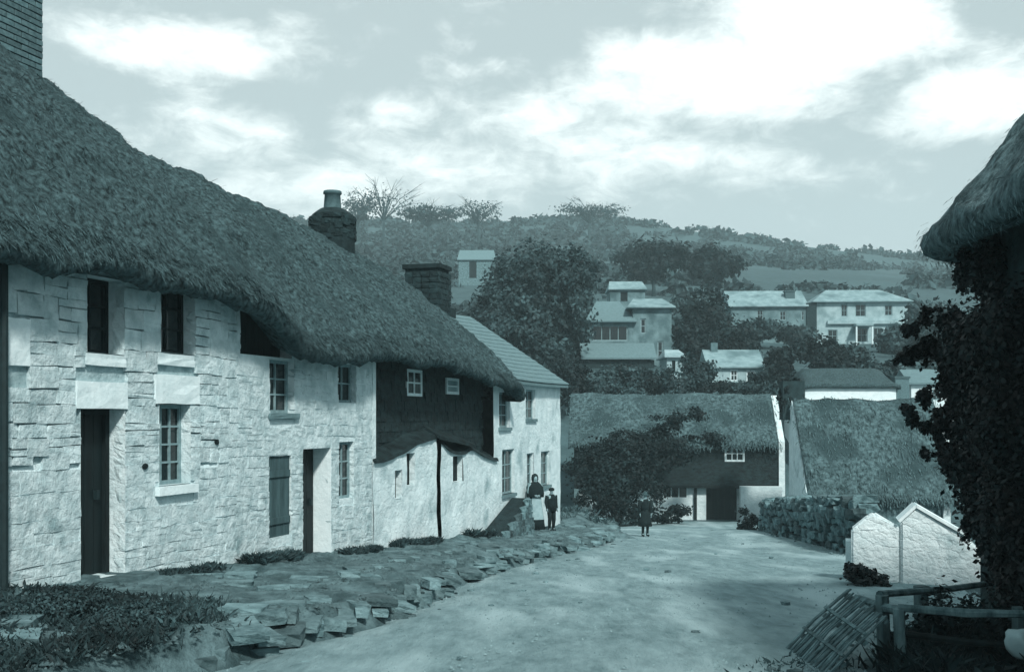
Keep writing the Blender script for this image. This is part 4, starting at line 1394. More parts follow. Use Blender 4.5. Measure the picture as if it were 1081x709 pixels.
# --- right-hand thatched cottage, its eave over the road
def cottage_r():
    far = Vector((at(1035, 0, 12.6).x, 12.6))
    u = Vector((-.10, -1.0))
    fr = Frame(far, u)                  # u runs toward the camera; outward normal to the left (road)
    root = empty('thatched_cottage', fr(3, -.2, -2.4), 'cottage with deep shaggy thatched eave over a black shadowed wall, at the right edge', 'cottage')
    L_ = 9.0
    zt = 2.2
    mb = MB()
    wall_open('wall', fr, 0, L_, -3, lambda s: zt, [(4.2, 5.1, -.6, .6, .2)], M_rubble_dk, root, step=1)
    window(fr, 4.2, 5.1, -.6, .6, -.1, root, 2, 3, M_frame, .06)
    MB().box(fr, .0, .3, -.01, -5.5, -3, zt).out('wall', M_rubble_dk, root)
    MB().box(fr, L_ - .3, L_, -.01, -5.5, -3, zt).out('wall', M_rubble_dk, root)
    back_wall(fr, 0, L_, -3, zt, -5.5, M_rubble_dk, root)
    # hipped thatch: rings from the eave up to the ridge
    s0, s1, o0, o1 = -.55, L_ + .3, .70, -6.0
    def ring(t, z, inset):
        """rounded rectangle inset by 'inset'"""
        P = []
        a0, a1, b0, b1 = s0 + inset * .8, s1 - inset * .8, o1 + inset, o0 - inset
        rad = .9
        n = 150
        per = 2 * ((a1 - a0) + (b0 - b1 if b0 > b1 else b1 - b0))
        lo, hi = min(b0, b1), max(b0, b1)
        pts = []
        r_ = min(rad, (hi - lo) / 2 * .98, (a1 - a0) / 2 * .98)
        cs = [(a0 + r_, hi - r_, 90, 180), (a0 + r_, lo + r_, 180, 270), (a1 - r_, lo + r_, 270, 360), (a1 - r_, hi - r_, 0, 90)]
        # front side from near end to the far corner, round and back
        def seg(p, q, m): return [(p[0] + (q[0] - p[0]) * i / m, p[1] + (q[1] - p[1]) * i / m) for i in range(m)]
        def arc(c, m): return [(c[0] + r_ * math.cos(math.radians(c[2] + (c[3] - c[2]) * i / m)), c[1] + r_ * math.sin(math.radians(c[2] + (c[3] - c[2]) * i / m))) for i in range(m)]
        pts += seg((a1 - r_, hi), (a0 + r_, hi), 90) + arc(cs[0], 16) + seg((a0, hi - r_), (a0, lo + r_), 36) + arc(cs[1], 10) + seg((a0 + r_, lo), (a1 - r_, lo), 24) + arc(cs[2], 6) + seg((a1, lo + r_), (a1, hi - r_), 16) + arc(cs[3], 8)
        return [(s, o, z) for s, o in pts]
    ez = 1.95
    rings = [ring(0, ez + .10, .75), ring(0, ez - .08, .22), ring(0, ez - .12, .08), ring(0, ez - .08, .0), ring(0, ez + .02, -.03), ring(0, ez + .14, .0)]
    nR = 34
    for k in range(1, nR + 1):
        t = k / nR
        rings.append(ring(t, ez + .14 + 2.3 * (t + .30 * math.sin(math.pi * t * .9)), .03 + 3.1 * t))
    V = []; nn = len(rings[0])
    for j, rg in enumerate(rings):
        for i, (s, o, z) in enumerate(rg):
            p = fr(s, o, z)
            b = .09 * fbm(p[0], p[1], z, .9, 2) + .06 * fbm(p[0], p[1], z, 2.6, 3) + .03 * nz(p[0], p[1], z, 7)
            q = fr(s, o + b * .5, z + b * .8)
            V.append(q)
    Fc = [(j * nn + i, j * nn + (i + 1) % nn, (j + 1) * nn + (i + 1) % nn, (j + 1) * nn + i) for j in range(len(rings) - 1) for i in range(nn)]
    th = mk('thatch_roof', V, Fc, M_thatch_r, root, True)
    rng = np.random.default_rng(41); A = []
    V3 = np.array(V).reshape(len(rings), nn, 3)
    for k in range(7000):
        j = int(rng.integers(3, len(rings) - 2)) if rng.random() > .25 else int(rng.integers(2, 6))
        i = int(rng.integers(0, 165))
        p = V3[j, i] + rng.normal(0, .03, 3)
        up = V3[min(j + 2, len(rings) - 1), i] - V3[max(j - 1, 2), i]; up /= np.linalg.norm(up) + 1e-9
        sd = V3[j, (i + 1) % nn] - V3[j, i]; sd /= np.linalg.norm(sd) + 1e-9
        n_ = np.cross(sd, up); n_ = n_ if n_[2] > 0 else -n_
        dr = -up + rng.normal(0, .28, 3) + n_ * rng.uniform(-.05, .05); dr /= np.linalg.norm(dr)
        L2 = rng.uniform(.03, .10); w = rng.uniform(.004, .009)
        A += [p - sd * w, p + sd * w, p + dr * L2 + sd * w * .6, p + dr * L2 - sd * w * .6]
    st = mk_np('straw', np.array(A), np.arange(len(A)).reshape(-1, 4), M_straw_r, th); st['kind'] = 'stuff'
    # ivy on the wall
    return root
cottage_r()

# the dark tree and ivy by the right-hand wall
def right_tree():
    def wy(px): return 4.125 / ((px - CX) / F - .1)            # depth of the cottage wall along that ray
    blobs = []
    for px, py, rx, ry, dp in ((1078, 360, 46, 50, .3), (1050, 370, 44, 54, .32), (1080, 450, 46, 60, .36), (1052, 470, 40, 60, .36), (1085, 545, 40, 54, .42), (1064, 545, 26, 46, .36), (1090, 610, 36, 44, .4)):
        Y = wy(px) - .25; blobs.append(pblob(px, py, Y, rx, ry, dp))
    for px, py, Y, rx, ry, dp in ((1034, 372, 12.2, 30, 40, .34), (1034, 450, 12.1, 28, 56, .36), (1036, 515, 11.9, 22, 40, .3), (1014, 364, 12.4, 17, 22, .2), (1010, 410, 12.4, 15, 28, .2), (1050, 285, 12.0, 24, 26, .26), (1022, 284, 12.4, 14, 20, .16),
                                  (985, 380, 12.6, 9, 16, .14), (962, 345, 12.7, 8, 9, .1), (996, 450, 12.4, 10, 20, .15), (1004, 490, 12.2, 9, 18, .14), (1034, 560, 11.9, 12, 22, .18), (974, 425, 12.6, 7, 8, .1), (985, 335, 12.6, 12, 10, .14)):
        blobs.append(pblob(px, py, Y, rx, ry, dp))
    rr = random.Random(3)
    for k in range(26):                                   # loose sprays along the road side
        py = rr.uniform(325, 500); px = rr.uniform(955, 1012) + max(0, py - 430) * .4
        blobs.append(pblob(px, py, 12.6, rr.uniform(5, 10), rr.uniform(4, 9), .09))
    base = (at(1060, 0, 11.6).x, 11.6, ground(5.0, 11.6))
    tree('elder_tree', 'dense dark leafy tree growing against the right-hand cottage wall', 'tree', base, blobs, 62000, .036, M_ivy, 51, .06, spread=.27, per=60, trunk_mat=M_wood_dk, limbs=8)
right_tree()

# ------------------------------------------------------------------ hurdle, fence, weeds on the right
def hurdle():
    A, B, C, D = at(895, 624, 10.9), at(824, 692, 10.6), at(866, 724, 9.2), at(938, 652, 9.5)
    root = empty('wattle_hurdle', (B + C) / 2, 'weathered slatted hurdle leaning on the fence post at the roadside', 'hurdle')
    nrm = (B - A).cross(D - A).normalized()
    if nrm.z < 0: nrm = -nrm
    r = random.Random(5)
    n = 20
    for i in range(n):
        t = (i + .5) / n
        a = A.lerp(D, t + r.uniform(-.02, .02)) + nrm * .02; b = B.lerp(C, t + r.uniform(-.025, .025)) + nrm * .02
        e0, e1 = r.uniform(-.08, .04), r.uniform(-.1, .06)
        d = (b - a)
        mid = a.lerp(b, .5) + nrm * r.uniform(.0, .035)
        mb = MB(); w = r.uniform(.024, .056)
        mb.bar(a - d * e0, mid, w, .015, nrm); mb.bar(mid, b + d * e1, w, .015, nrm)
        mb.out('slat', M_wood_md, root)
    for t in (.04, .36, .68, .97):
        mb = MB(); mb.bar(A.lerp(B, t) - nrm * .012, D.lerp(C, t) - nrm * .012, .05, .03, nrm); mb.out('rail', M_wood_md, root)
    for t in (.30, .62):
        mb = MB(); mb.bar(A.lerp(B, t) + nrm * .045, D.lerp(C, t) + nrm * .045, .03, .02, nrm); mb.out('rail', M_wood_md, root)
hurdle()

def fence():
    root = empty('fence', at(935, 700, 10.2), 'rough low post-and-rail timber pen beside the leaning hurdle', 'fence')
    def post(px, py, Y, w):
        p = at(px, py, Y); g = ground(p.x, p.y) - .3
        mb = MB(); mb.tube([(p.x, p.y, g), (p.x + .01, p.y, (g + p.z) / 2), (p.x - .01, p.y, p.z)], [w, w * .95, w * .85], 7, .1)
        return mb.out('post', M_wood_md, root)
    post(932, 628, 10.3, .07); post(950, 642, 9.9, .06); post(973, 618, 11.2, .085); post(1052, 612, 12.0, .06); post(1075, 640, 9.9, .06)
    def rail(a, b, w, m):
        a, b = at(*a), at(*b); mid = a.lerp(b, .5) + Vector((0, 0, -.02))
        mb = MB(); mb.tube([a, mid, b], [w, w * 1.1, w * .8], 7, .15); mb.out('rail', m, root)
    rail((905, 632, 10.9), (953, 644, 9.9), .05, M_wood_md)
    rail((928, 627, 10.35), (1062, 613, 12.1), .035, M_wood_md)
    rail((948, 641, 9.9), (1095, 648, 9.6), .038, M_wood_md)
    rail((948, 668, 9.92), (1095, 682, 9.6), .03, M_wood_dk)
fence()

def side_weeds():
    r = random.Random(8)
    sp = []
    for k in range(60):
        px = r.uniform(960, 1100); Y = r.uniform(9.3, 11.0); x = (px - CX) / F * Y
        sp.append((x, Y, ground(x, Y)))
    o = grass_clump('nettle_patch', 'dark nettles filling the pen behind the rails', sp, 4200, .24, M_leaf, 61, 'weeds', spread=.14)
    root = empty('bramble_bush', (at(1040, 0, 10.3).x, 10.3, ground(4.4, 10.3)), 'dark bramble bush inside the timber pen', 'bush')
    g = ground(4.4, 10.3)
    blobs = [(at(px, 0, Y).x, Y, g + .2, .35, .35, .32) for px, Y in ((985, 10.4), (1020, 10.2), (1055, 10.3), (1085, 10.2), (1000, 10.9), (1060, 11.0))]
    crown('foliage', blobs, 6500, .035, M_leaf, root, 62, .2)
    mb = MB()
    for b in blobs: mb.tube([(b[0] - .05, b[1], g - .05), (b[0], b[1], g + .3)], [.015, .006], 5)
    mb.out('stem', M_bark, root)
    # pale boulder at the frame edge
    bm = bmesh.new(); bmesh.ops.create_icosphere(bm, subdivisions=3, radius=.55)
    for v in bm.verts: v.co *= 1 + .38 * fbm(*v.co, 1.5, 4)
    me = bpy.data.meshes.new('boulder'); bm.to_mesh(me); bm.free(); me.materials.append(M_wall_lt)
    me.polygons.foreach_set('use_smooth', [True] * len(me.polygons))
    o = link('boulder', me, None); p = at(1078, 678, 9.35); o.location = p; o.scale = (.26, .24, .22); o.rotation_euler = (.2, .3, .4)
    put(o, 'pale rounded boulder lying in the pen at the right edge', 'boulder')
    # bush at the outbuilding's foot
    g = ground(6.1, 17.6)
    root = empty('low_bush', (at(915, 0, 17.7).x, 17.7, g), 'small dark bush at the foot of the twin-gabled outbuilding', 'bush')
    crown('foliage', [pblob(908, 610, 17.7, 14, 12, .3), pblob(925, 614, 17.6, 12, 9, .25), pblob(900, 604, 17.9, 9, 8, .2)], 2600, .04, M_ivy, root, 63, .22, floor=g)
    mb = MB(); mb.tube([(at(912, 0, 17.7).x, 17.7, g - .1), (at(912, 0, 17.7).x + .03, 17.7, g + .25)], [.03, .01], 6); mb.out('stem', M_bark, root)
    # weeds between the road and the pen
    sp = []
    for k in range(40):
        Y = r.uniform(10.9, 12.2); x = r.uniform(3.6, 5.2); sp.append((x, Y, ground(x, Y)))
    grass_clump('verge_weeds', 'tufted weeds on the verge between road and fence', sp, 900, .12, M_grass, 64, 'weeds', spread=.2)
    sp = []
    for k in range(30):
        Y = r.uniform(8.6, 10.0); x = (r.uniform(800, 880) - CX) / F * Y; sp.append((x, Y, ground(x, Y)))
    grass_clump('verge_weeds', 'sparse dry grass and litter at the foot of the hurdle', sp, 700, .10, M_grass, 65, 'weeds', spread=.12)
side_weeds()

# ------------------------------------------------------------------ weeds along the left
def left_weeds():
    r = random.Random(18)
    for (p0, p1, lab, n, h, off) in ((160, 228, 'dark weed tuft along wall foot between first door and drain holes', 900, .13, .12),
                                (256, 312, 'taller weed tuft at the wall foot below the shuttered window', 1500, .20, .14),
                                (358, 392, 'weed tuft at the wall foot just past the narrow black doorway', 600, .15, .1),
                                (415, 458, 'weeds at the foot of the lean-to wall before its dark post', 800, .2, .1),
                                (492, 530, 'weeds at the foot of the lean-to wall after its dark post', 700, .25, .1)):
        sp = []
        for k in range(24):
            px = r.uniform(p0, p1); s = WALL.s_at(px, off); p = WALL(s, off + r.uniform(0, .18), 0)
            sp.append((p[0], p[1], bank_top(p[0], p[1]) - .01))
        grass_clump('weed_tuft', lab, sp, n * 3, h * .8, M_leaf_md, 70 + p0, 'weeds', 'weed tufts along the cottage wall', .05)
    # foreground bank of weeds
    sp = []
    for k in range(260):
        Y = r.uniform(6.4, 11.4); px = r.uniform(-60, 215) ; x = (px - CX) / F * Y
        sp.append((x, Y, (bank_top(x, Y) if x < bank_edge(Y) else ground(x, Y)) - .02))
    grass_clump('foreground_weeds', 'dark rough weeds covering the bank in the lower left corner', sp, 26000, .11, M_leaf_md, 81, 'weeds', spread=.14)
    for (cx_, cy_, rx, lab) in ((40, 672, 58, 'dark low shrub in the lower left corner'), (140, 668, 40, 'dark low shrub right of the corner shrub on the bank')):
        b0 = pblob(cx_, cy_, 9.7, rx, 26, .5)
        g = bank_top(b0[0], b0[1])
        root = empty('low_shrub', (b0[0], b0[1], g), lab, 'bush')
        bl = [(b0[0] + r.uniform(-.8, .8) * b0[3], b0[1] + r.uniform(-.4, .4), g + r.uniform(.0, .12), b0[3] * .5, .35, .13) for k in range(6)]
        crown('foliage', bl, 6500, .018, M_leaf_md, root, 83 + cx_, .2, floor=g - .1)
        mb = MB()
        for b in bl: mb.tube([(b[0], b[1], g - .1), (b[0] + .02, b[1], b[2])], [.012, .005], 5)
        mb.out('stem', M_bark, root)
left_weeds()

# ------------------------------------------------------------------ far houses
def villa():
    fr = Frame((at(858, 0, 118).x, 118.0), (1, -.05))
    z = lambda px, py, out=0: fr.at(px, py, out)[1]; S = fr.s_at
    root = empty('villa', fr(5, 0, 7), 'pale two-storey villa with hipped slate roof on the hillside', 'villa')
    ops = [(S(888), S(894.5), z(890, 334), z(890, 321), .2), (S(903), S(914), z(908, 334), z(908, 321), .2), (S(934), S(942), z(938, 333), z(938, 322), .2),
           (S(903), S(916), z(908, 361), z(908, 346), .2), (S(922), S(931), z(926, 362), z(926, 346), .2), (S(874), S(884), z(880, 361), z(880, 348), .2)]
    s0, s1 = S(862), S(958)
    zt = z(910, 318)
    box_walls(fr, s0, s1, 8, 4, zt, ops, M_wall_lt, root)
    for q in ops: window(fr, *q[:4], -.08, root, 2, 2, M_frame, .08)
    slate_roof(fr, s0 - .5, s1 + .5, .5, zt, -4, z(900, 306, -4), -8.5, zt, M_slate_lt, root, hip=2.4)
    MB().box(fr, S(873), S(950), .35, -.01, z(910, 342), z(910, 338.5)).out('string_course', M_wall_lt, root)
    MB().box(fr, S(900), S(918), 1.6, .0, z(910, 345), z(910, 343)).out('porch_roof', M_slate_lt, root)
    for px in (900.5, 917): MB().box(fr, S(px) - .08, S(px) + .08, 1.5, 1.34, 4, z(910, 345)).out('porch_post', M_frame_w, root)
    MB().box(fr, s0 - 1.1, s0 - .01, .15, -1.0, 4, zt - .15).out('pier', M_rubble_dk, root)
    # lower wing to the left
    w0, w1 = S(772), s0 - 1.1
    wing = [(S(799), S(806), z(803, 338), z(803, 327), .2), (S(823), S(830), z(826, 338), z(826, 328), .2), (S(846), S(851), z(848, 338), z(848, 328), .2)]
    zt2 = z(810, 323)
    box_walls(fr, w0, w1 - .01, 7, 4, zt2, wing, M_wall_gr, root)
    for q in wing: window(fr, *q[:4], -.08, root, 2, 2, M_frame, .10)
    slate_roof(fr, w0 - .3, w1 + .2, .4, zt2, -3.5, z(800, 307, -3.5), -7.4, zt2, M_slate_lt, root, name='wing_roof')
    c = MB().box(fr, S(832), S(842), -1.4, -2.4, 9, z(836, 306)).out('chimney', M_brick, root)
    MB().box(fr, S(831), S(843), -1.3, -2.5, z(836, 306), z(836, 305)).out('chimney_cap', M_brick, c)
villa()

def house_h():
    fr = Frame((at(612, 0, 92).x, 92.0), (1, -.02))
    z = lambda px, py, out=0: fr.at(px, py, out)[1]; S = fr.s_at
    root = empty('hillside_house', fr(4, 0, 3.5), 'grey hillside house with a long dark mullioned window and pale flat-topped wing', 'house')
    w = (S(625), S(663), z(645, 360), z(645, 343), .2)
    s0, s1 = S(622), S(668)
    zt = z(640, 339)
    box_walls(fr, s0, s1, 7, 0, zt, [w], M_wall_gr, root)
    window(fr, *w[:4], -.08, root, 4, 1, M_frame, .12)
    slate_roof(fr, s0 - .4, s1 + .3, .5, zt, -3.2, z(640, 318, -3.2), -7.3, zt, M_slate, root, hip=1.2)
    # lower lean-to with dark eave
    MB().box8([fr(S(612), 2.4, z(640, 379, 2.4)), fr(S(690), 2.4, z(640, 379, 2.4)), fr(S(690), .05, z(640, 364)), fr(S(612), .05, z(640, 364)),
               fr(S(612), 2.4, z(640, 379, 2.4) + .15), fr(S(690), 2.4, z(640, 379, 2.4) + .15), fr(S(690), .05, z(640, 362)), fr(S(612), .05, z(640, 362))]).out('lean_to_roof', M_slate, root)
    MB().box(fr, S(614), S(688), 2.0, .06, 0, z(640, 380, 2)).out('lean_to_wall', M_rubble_dk, root)
    # right wing
    a0, a1 = S(668) + .01, S(709)
    q = (S(676), S(682), z(680, 352), z(680, 336), .2); q2 = (S(694), S(700), z(697, 380), z(697, 360), .2)
    box_walls(fr, a0, a1, 6, 0, z(690, 325), [q, q2], M_wall_gr, root)
    for o in (q, q2): window(fr, *o[:4], -.08, root, 1, 2, M_frame, .1)
    slate_roof(fr, a0 - .5, a1 + .3, .5, z(690, 324), -2.8, z(690, 315, -2.8), -6.3, z(690, 324), M_slate_lt, root, hip=.8, name='wing_roof')
house_h()

def house_s():
    fr = Frame((at(745, 0, 82).x, 82.0), (1, -.04))
    z = lambda px, py, out=0: fr.at(px, py, out)[1]; S = fr.s_at
    root = empty('small_house', fr(2, 0, 1.5), 'small house with bright pale roof and two dark windows among shrubs', 'house')
    s0, s1 = S(748), S(805.5)
    q = [(S(771), S(779), z(775, 402), z(775, 390), .15), (S(788), S(797), z(792, 404), z(792, 391), .15)]
    zt = z(780, 387)
    box_walls(fr, s0, s1, 5, -1, zt, q, M_wall_lt, root, gable=z(780, 370, -2.5))
    for o in q: window(fr, *o[:4], -.06, root, 2, 2, M_frame_w, .09)
    slate_roof(fr, s0 - .15, s1 + .15, .3, zt, -2.5, z(780, 369, -2.5), -5.3, zt, M_slate_lt, root)
    c = MB().box(fr, S(755), S(762), -2.1, -2.8, 3, z(760, 362, -2.5)).out('chimney', M_wall_gr, root)
house_s()

def shed(name, px0, px1, pyt, pye, pyb, Y, label, roof=None, wall=None):
    fr = Frame((at(px0, 0, Y).x, Y), (1, 0))
    z = lambda py, out=0: fr.at(px0, py, out)[1]
    L_ = fr.s_at(px1)
    root = empty(name, fr(L_ / 2, 0, ground(at(px0, 0, Y).x, Y)), label, 'outbuilding')
    box_walls(fr, 0, L_, 4, z(pyb) - 2, z(pye), [(L_ * .3, L_ * .5, z(pyb) - .5, z(pye) - .3, .15)], wall or M_wall_gr, root)
    door(fr, L_ * .3, L_ * .5, z(pyb) - .5, z(pye) - .3, -.1, root, M_wood_dk, 4)
    slate_roof(fr, -.2, L_ + .2, .3, z(pye), -2, z(pyt, -2), -4.3, z(pye), roof or M_slate_lt, root, hip=.3)
shed('outbuilding', 644, 681, 297, 305, 313, 118, 'pale-roofed outbuilding on the slope above the grey hillside house')
shed('outbuilding', 484, 522, 264, 274, 290, 170, 'pale-roofed farm building on the far slope between chimney and large tree', M_slate, M_rubble)
shed('outbuilding', 704, 722, 369, 376, 386, 80, 'tiny white shed among shrubs beside the small house', M_wall_lt, M_wall_lt)

# ------------------------------------------------------------------ trees and bushes of the middle distance
def bush(label, blobs, n, size, mat, seed, spread=.24, group=None, name='bush', cat='bush', per=None):
    b0 = blobs[0]
    g = ground(b0[0], b0[1])
    root = empty(name, (b0[0], b0[1], g), label, cat, group)
    crown('foliage', blobs, n, size, mat, root, seed, spread, None, per)
    mb = MB()
    for b in blobs[:6]:
        mb.tube([(b0[0], b0[1], min(g, b0[2]) - .2), (b[0] * .4 + b0[0] * .6, b[1], b[2] - b[5] * .7), (b[0], b[1], b[2])], [.09, .06, .03], 6)
    mb.out('stem', M_bark, root)
    return root

def mid_trees():
    # wind-bent shrub in front of the thatched house
    b = [pblob(650, 500, 52, 42, 34, 1.6), pblob(700, 478, 53, 46, 22, 1.4), pblob(640, 528, 51, 30, 24, 1.2), pblob(668, 522, 51, 34, 30, 1.4),
         pblob(708, 542, 51.5, 22, 12, 1.0), pblob(622, 492, 52, 26, 16, 1.0), pblob(660, 468, 53, 30, 14, 1)]
    bush('large dark spreading shrub in front of the long thatched house', b, 20000, .085, M_leaf, 101, spread=.17, per=100)
    root = empty('bent_tree', tuple(at(690, 520, 53.2)), 'wind-bent dark tree leaning right against the thatched roof', 'tree')
    base = at(688, 505, 53.2); mb = MB()
    mb.tube([base, at(690, 470, 53.2), at(700, 450, 53.2), at(722, 438, 53.2)], [.16, .13, .10, .05], 7, .1)
    mb.tube([at(692, 466, 53.2), at(715, 462, 53.2), at(750, 470, 53.2)], [.1, .07, .03], 6)
    mb.out('trunk', M_bark, root)
    crown('crown', [pblob(705, 446, 53.2, 16, 10, .5), pblob(726, 439, 53.2, 17, 7, .5), pblob(698, 460, 53.2, 12, 8, .5), pblob(745, 464, 53.3, 22, 8, .5)], 2600, .085, M_leaf, root, 102, .25)
    bush('small dark bush against the near end of the rubble wall', [pblob(788, 548, 44, 10, 12, .5), pblob(800, 556, 43.5, 9, 9, .4)], 1500, .07, M_leaf, 103, name='bush')
    # hedge and shrubs above the long thatch
    r = random.Random(77)
    pos = [(612, 400, 20, 12), (640, 404, 22, 10), (668, 408, 20, 9), (694, 402, 16, 12), (720, 396, 20, 18), (738, 384, 18, 16), (748, 404, 18, 10), (775, 408, 16, 8), (805, 405, 16, 12), (600, 388, 14, 14)]
    glab = ['%s in hedge above long thatched roof' % q for q in ('shrub second from the left', 'low shrub third from the left', 'low shrub fourth from the left', 'shrub just left of the tall dark one', 'dark wide shrub below the tiny white shed', 'tallest dark shrub left of the small house', 'low shrub below the small house roof edge', 'low shrub under the small house windows', 'rightmost shrub', 'leftmost upright shrub')]
    for i, (px, py, rx, ry) in enumerate(pos):
        Y = 70 + r.uniform(0, 5)
        bl = [pblob(px, py, Y, rx, ry, 1.2), pblob(px + r.uniform(-8, 8), py + ry * .6, Y - .8, rx * .9, ry * .8, 1.2), pblob(px + r.uniform(-6, 6), py + 18, Y - 1.5, rx * .9, 14, 1.2)]
        bush(glab[i], bl, 1800, .13, M_leaf_md if i % 3 else M_leaf, 110 + i, group='garden shrubs above the thatch')
    # big rounded tree behind the far cottage
    b = [pblob(570, 300, 88, 50, 40, 4), pblob(545, 340, 86, 46, 44, 3.5), pblob(590, 322, 88, 40, 48, 3.5), pblob(562, 372, 84, 44, 34, 3), pblob(525, 365, 84, 34, 36, 3), pblob(606, 286, 90, 24, 24, 2)]
    base = at(575, 0, 87); tree('round_tree', 'largest rounded dark tree, directly behind the slate cottage', 'tree', (base.x, 87, ground(base.x, 87) - .5), b, 30000, .19, M_leaf_md, 121, .3, spread=.15, per=110)
    # flat-topped pines
    for i, (px, py, rx, ry, Y, lab) in enumerate(((690, 270, 40, 17, 150, 'flat-topped dark pine, left one of the pair above the grey house'), (752, 276, 30, 15, 152, 'flat-topped dark pine, right one of the pair above the grey house'))):
        c = at(px, 0, Y); gz = ground(c.x, Y)
        bl = [pblob(px, py, Y, rx * .6, ry * .8, 3), pblob(px - rx * .5, py + 3, Y, rx * .5, ry * .7, 2.5), pblob(px + rx * .5, py + 2, Y, rx * .5, ry * .7, 2.5), pblob(px + 6, py + ry * .7, Y, rx * .55, ry * .6, 2.5), pblob(px - 8, py + ry, Y, rx * .45, ry * .6, 2)]
        tree('pine_tree', lab, 'tree', (c.x, Y, gz), bl, 5200, .34, M_leaf, 131 + i, .26, 'flat-topped pines on the slope')
    # dark trees and bushes between the houses
    specs = [(745, 330, 30, 34, 100, 'dark bushy tree between the grey house and the villa wing', M_leaf), (775, 358, 26, 22, 96, 'dark bush right of the bushy tree above the small house', M_leaf),
             (728, 362, 22, 26, 92, 'dark bush behind the right wing of the grey house', M_leaf), (868, 372, 32, 18, 84, 'broad dark bush below the villa', M_leaf),
             (822, 384, 18, 22, 80, 'dark upright bush right of the small house', M_leaf), (900, 378, 24, 16, 86, 'mid grey bush below the villa porch', M_leaf_md),
             (800, 345, 24, 12, 112, 'low shrubs below the villa wing windows', M_leaf_md), (840, 352, 24, 12, 111, 'low shrubs left of the villa porch', M_leaf_md),
             (950, 362, 26, 22, 108, 'shrubbery at the right end of the villa', M_leaf_md), (930, 392, 26, 18, 78, 'bush above the white wall strip', M_leaf_md),
             (985, 350, 30, 34, 100, 'tall shrubbery behind the right-hand tree', M_leaf_md), (655, 392, 30, 8, 80, 'low bush in front of the grey house', M_leaf_md),
             (612, 360, 14, 26, 96, 'narrow dark bush at the left side of the grey house', M_leaf), (838, 415, 16, 26, 64, 'dark ivy bush behind the barn chimney', M_leaf), (880, 388, 26, 12, 67, 'dark bush rising behind the thatch of the white-strip cottage', M_leaf), (918, 392, 22, 12, 67, 'mid grey bush behind the right end of the white-strip cottage', M_leaf_md)]
    for i, (px, py, rx, ry, Y, lab, m) in enumerate(specs):
        bl = [pblob(px, py, Y, rx * .75, ry * .75, rx * Y / F * .8)]
        for k in range(5):
            bl.append(pblob(px + r.uniform(-.5, .5) * rx, py + r.uniform(-.3, .7) * ry, Y + r.uniform(-1, 1), rx * .5, ry * .55, rx * Y / F * .5))
        bush(lab, bl, 3800, .0022 * Y, m, 140 + i, name='shrub')
mid_trees()

# bare and domed trees on the skyline
def ridge_trees():
    r = random.Random(55)
    specs = [(405, 212, 40, 24, 300, 'bare spreading tree on the skyline, leftmost of the group', 0), (452, 224, 34, 10, 300, 'low dark flat tree on the skyline', 1),
             (505, 222, 28, 13, 310, 'thin bare tree on the skyline right of the flat tree', 0), (622, 222, 38, 10, 330, 'broad dome-topped tree on the skyline, rightmost of the group', 2),
             (378, 218, 20, 18, 300, 'pale bare tree on the skyline behind the round chimney', 0)]
    for i, (px, py, rx, ry, Y, lab, kind) in enumerate(specs):
        c = at(px, py, Y); gz = ground(c.x, Y)
        base = Vector((c.x, Y, min(gz, c.z - 4)))
        root = empty('skyline_tree', base, lab, 'tree', 'trees on the skyline')
        k = Y / F
        mb = MB(); tips = []
        mb.tube([base - Vector((0, 0, 1)), (base + c) / 2, c], [.45, .38, .22], 6)
        for j in range(16):
            a = r.uniform(0, 6.28); t = c + Vector((math.cos(a) * rx * k * r.uniform(.5, 1), math.sin(a) * rx * k * .6, ry * k * r.uniform(-.2, 1)))
            m = (base + (c - base) * .7).lerp(t, .5) + Vector((0, 0, r.uniform(.2, 1)))
            mb.tube([base + (c - base) * .6, m, t], [.16, .11, .03], 5); tips.append((m, t))
            for q in range(4):
                e = t + Vector((r.uniform(-1, 1) * rx * k * .25, r.uniform(-1, 1), r.uniform(-.1, 1) * ry * k * .3))
                mb.tube([m.lerp(t, r.uniform(.2, .8)), e], [.06, .02], 4)
        mb.out('trunk', M_bark, root)
        n = {0: 900, 1: 2600, 2: 1800}[kind]
        bl = [pblob(px, py, Y, rx * .7, ry * .6, 4)] + [pblob(px + r.uniform(-.7, .7) * rx, py + r.uniform(-.3, .5) * ry, Y, rx * .4, ry * .45, 3) for q in range(6)]
        crown('crown', bl, n, .34, M_leaf_far, root, 170 + i, .3)
ridge_trees()

# woodland and hedges covering the far slope: one uncountable mass
def hillside_cover():
    rng = np.random.default_rng(91)
    C = []
    while len(C) < 2600:
        Y = 75 + 335 * rng.random() ** .75
        px = rng.uniform(180, 1180); x = (px - CX) / F * Y
        z = ground(x, Y)
        dens = fbm(x, Y * 1.3, 0, .022, 3) + .25
        py = HY - z / Y * F
        if 285 < py < 305 and 760 < px < 960: dens -= .8      # pale field above the villa
        if Y < 125 and 600 < px < 965: dens -= .6             # gardens among the houses stay open
        if px < 660 and Y > 120: dens += .35
        if rng.random() * .9 > dens: continue
        C.append((x, Y, z, rng.uniform(.5, 1.25) * (1 + Y / 260)))
    C = np.array(C)
    n = len(C) * 26
    idx = np.repeat(np.arange(len(C)), 26)
    d = rng.normal(0, 1, (n, 3)); d /= np.linalg.norm(d, axis=1)[:, None]; d[:, 2] = abs(d[:, 2])
    R = C[idx, 3:4]
    P = C[idx, :3] + d * R * np.array([1.4, 1.2, 1.0]) * rng.uniform(.5, 1, (n, 1))
    V, Fq = leaf_arrays(P, 1.0, d, rng)
    V = (V.reshape(n, 4, 3) - P[:, None]) * (R[:, :, None] * .42) + P[:, None]
    o = mk_np('hillside_woodland', V.reshape(-1, 3), Fq, M_leaf_far)
    put(o, 'scrub, hedges and woodland covering the far hillside', 'woodland', kind='stuff')
hillside_cover()

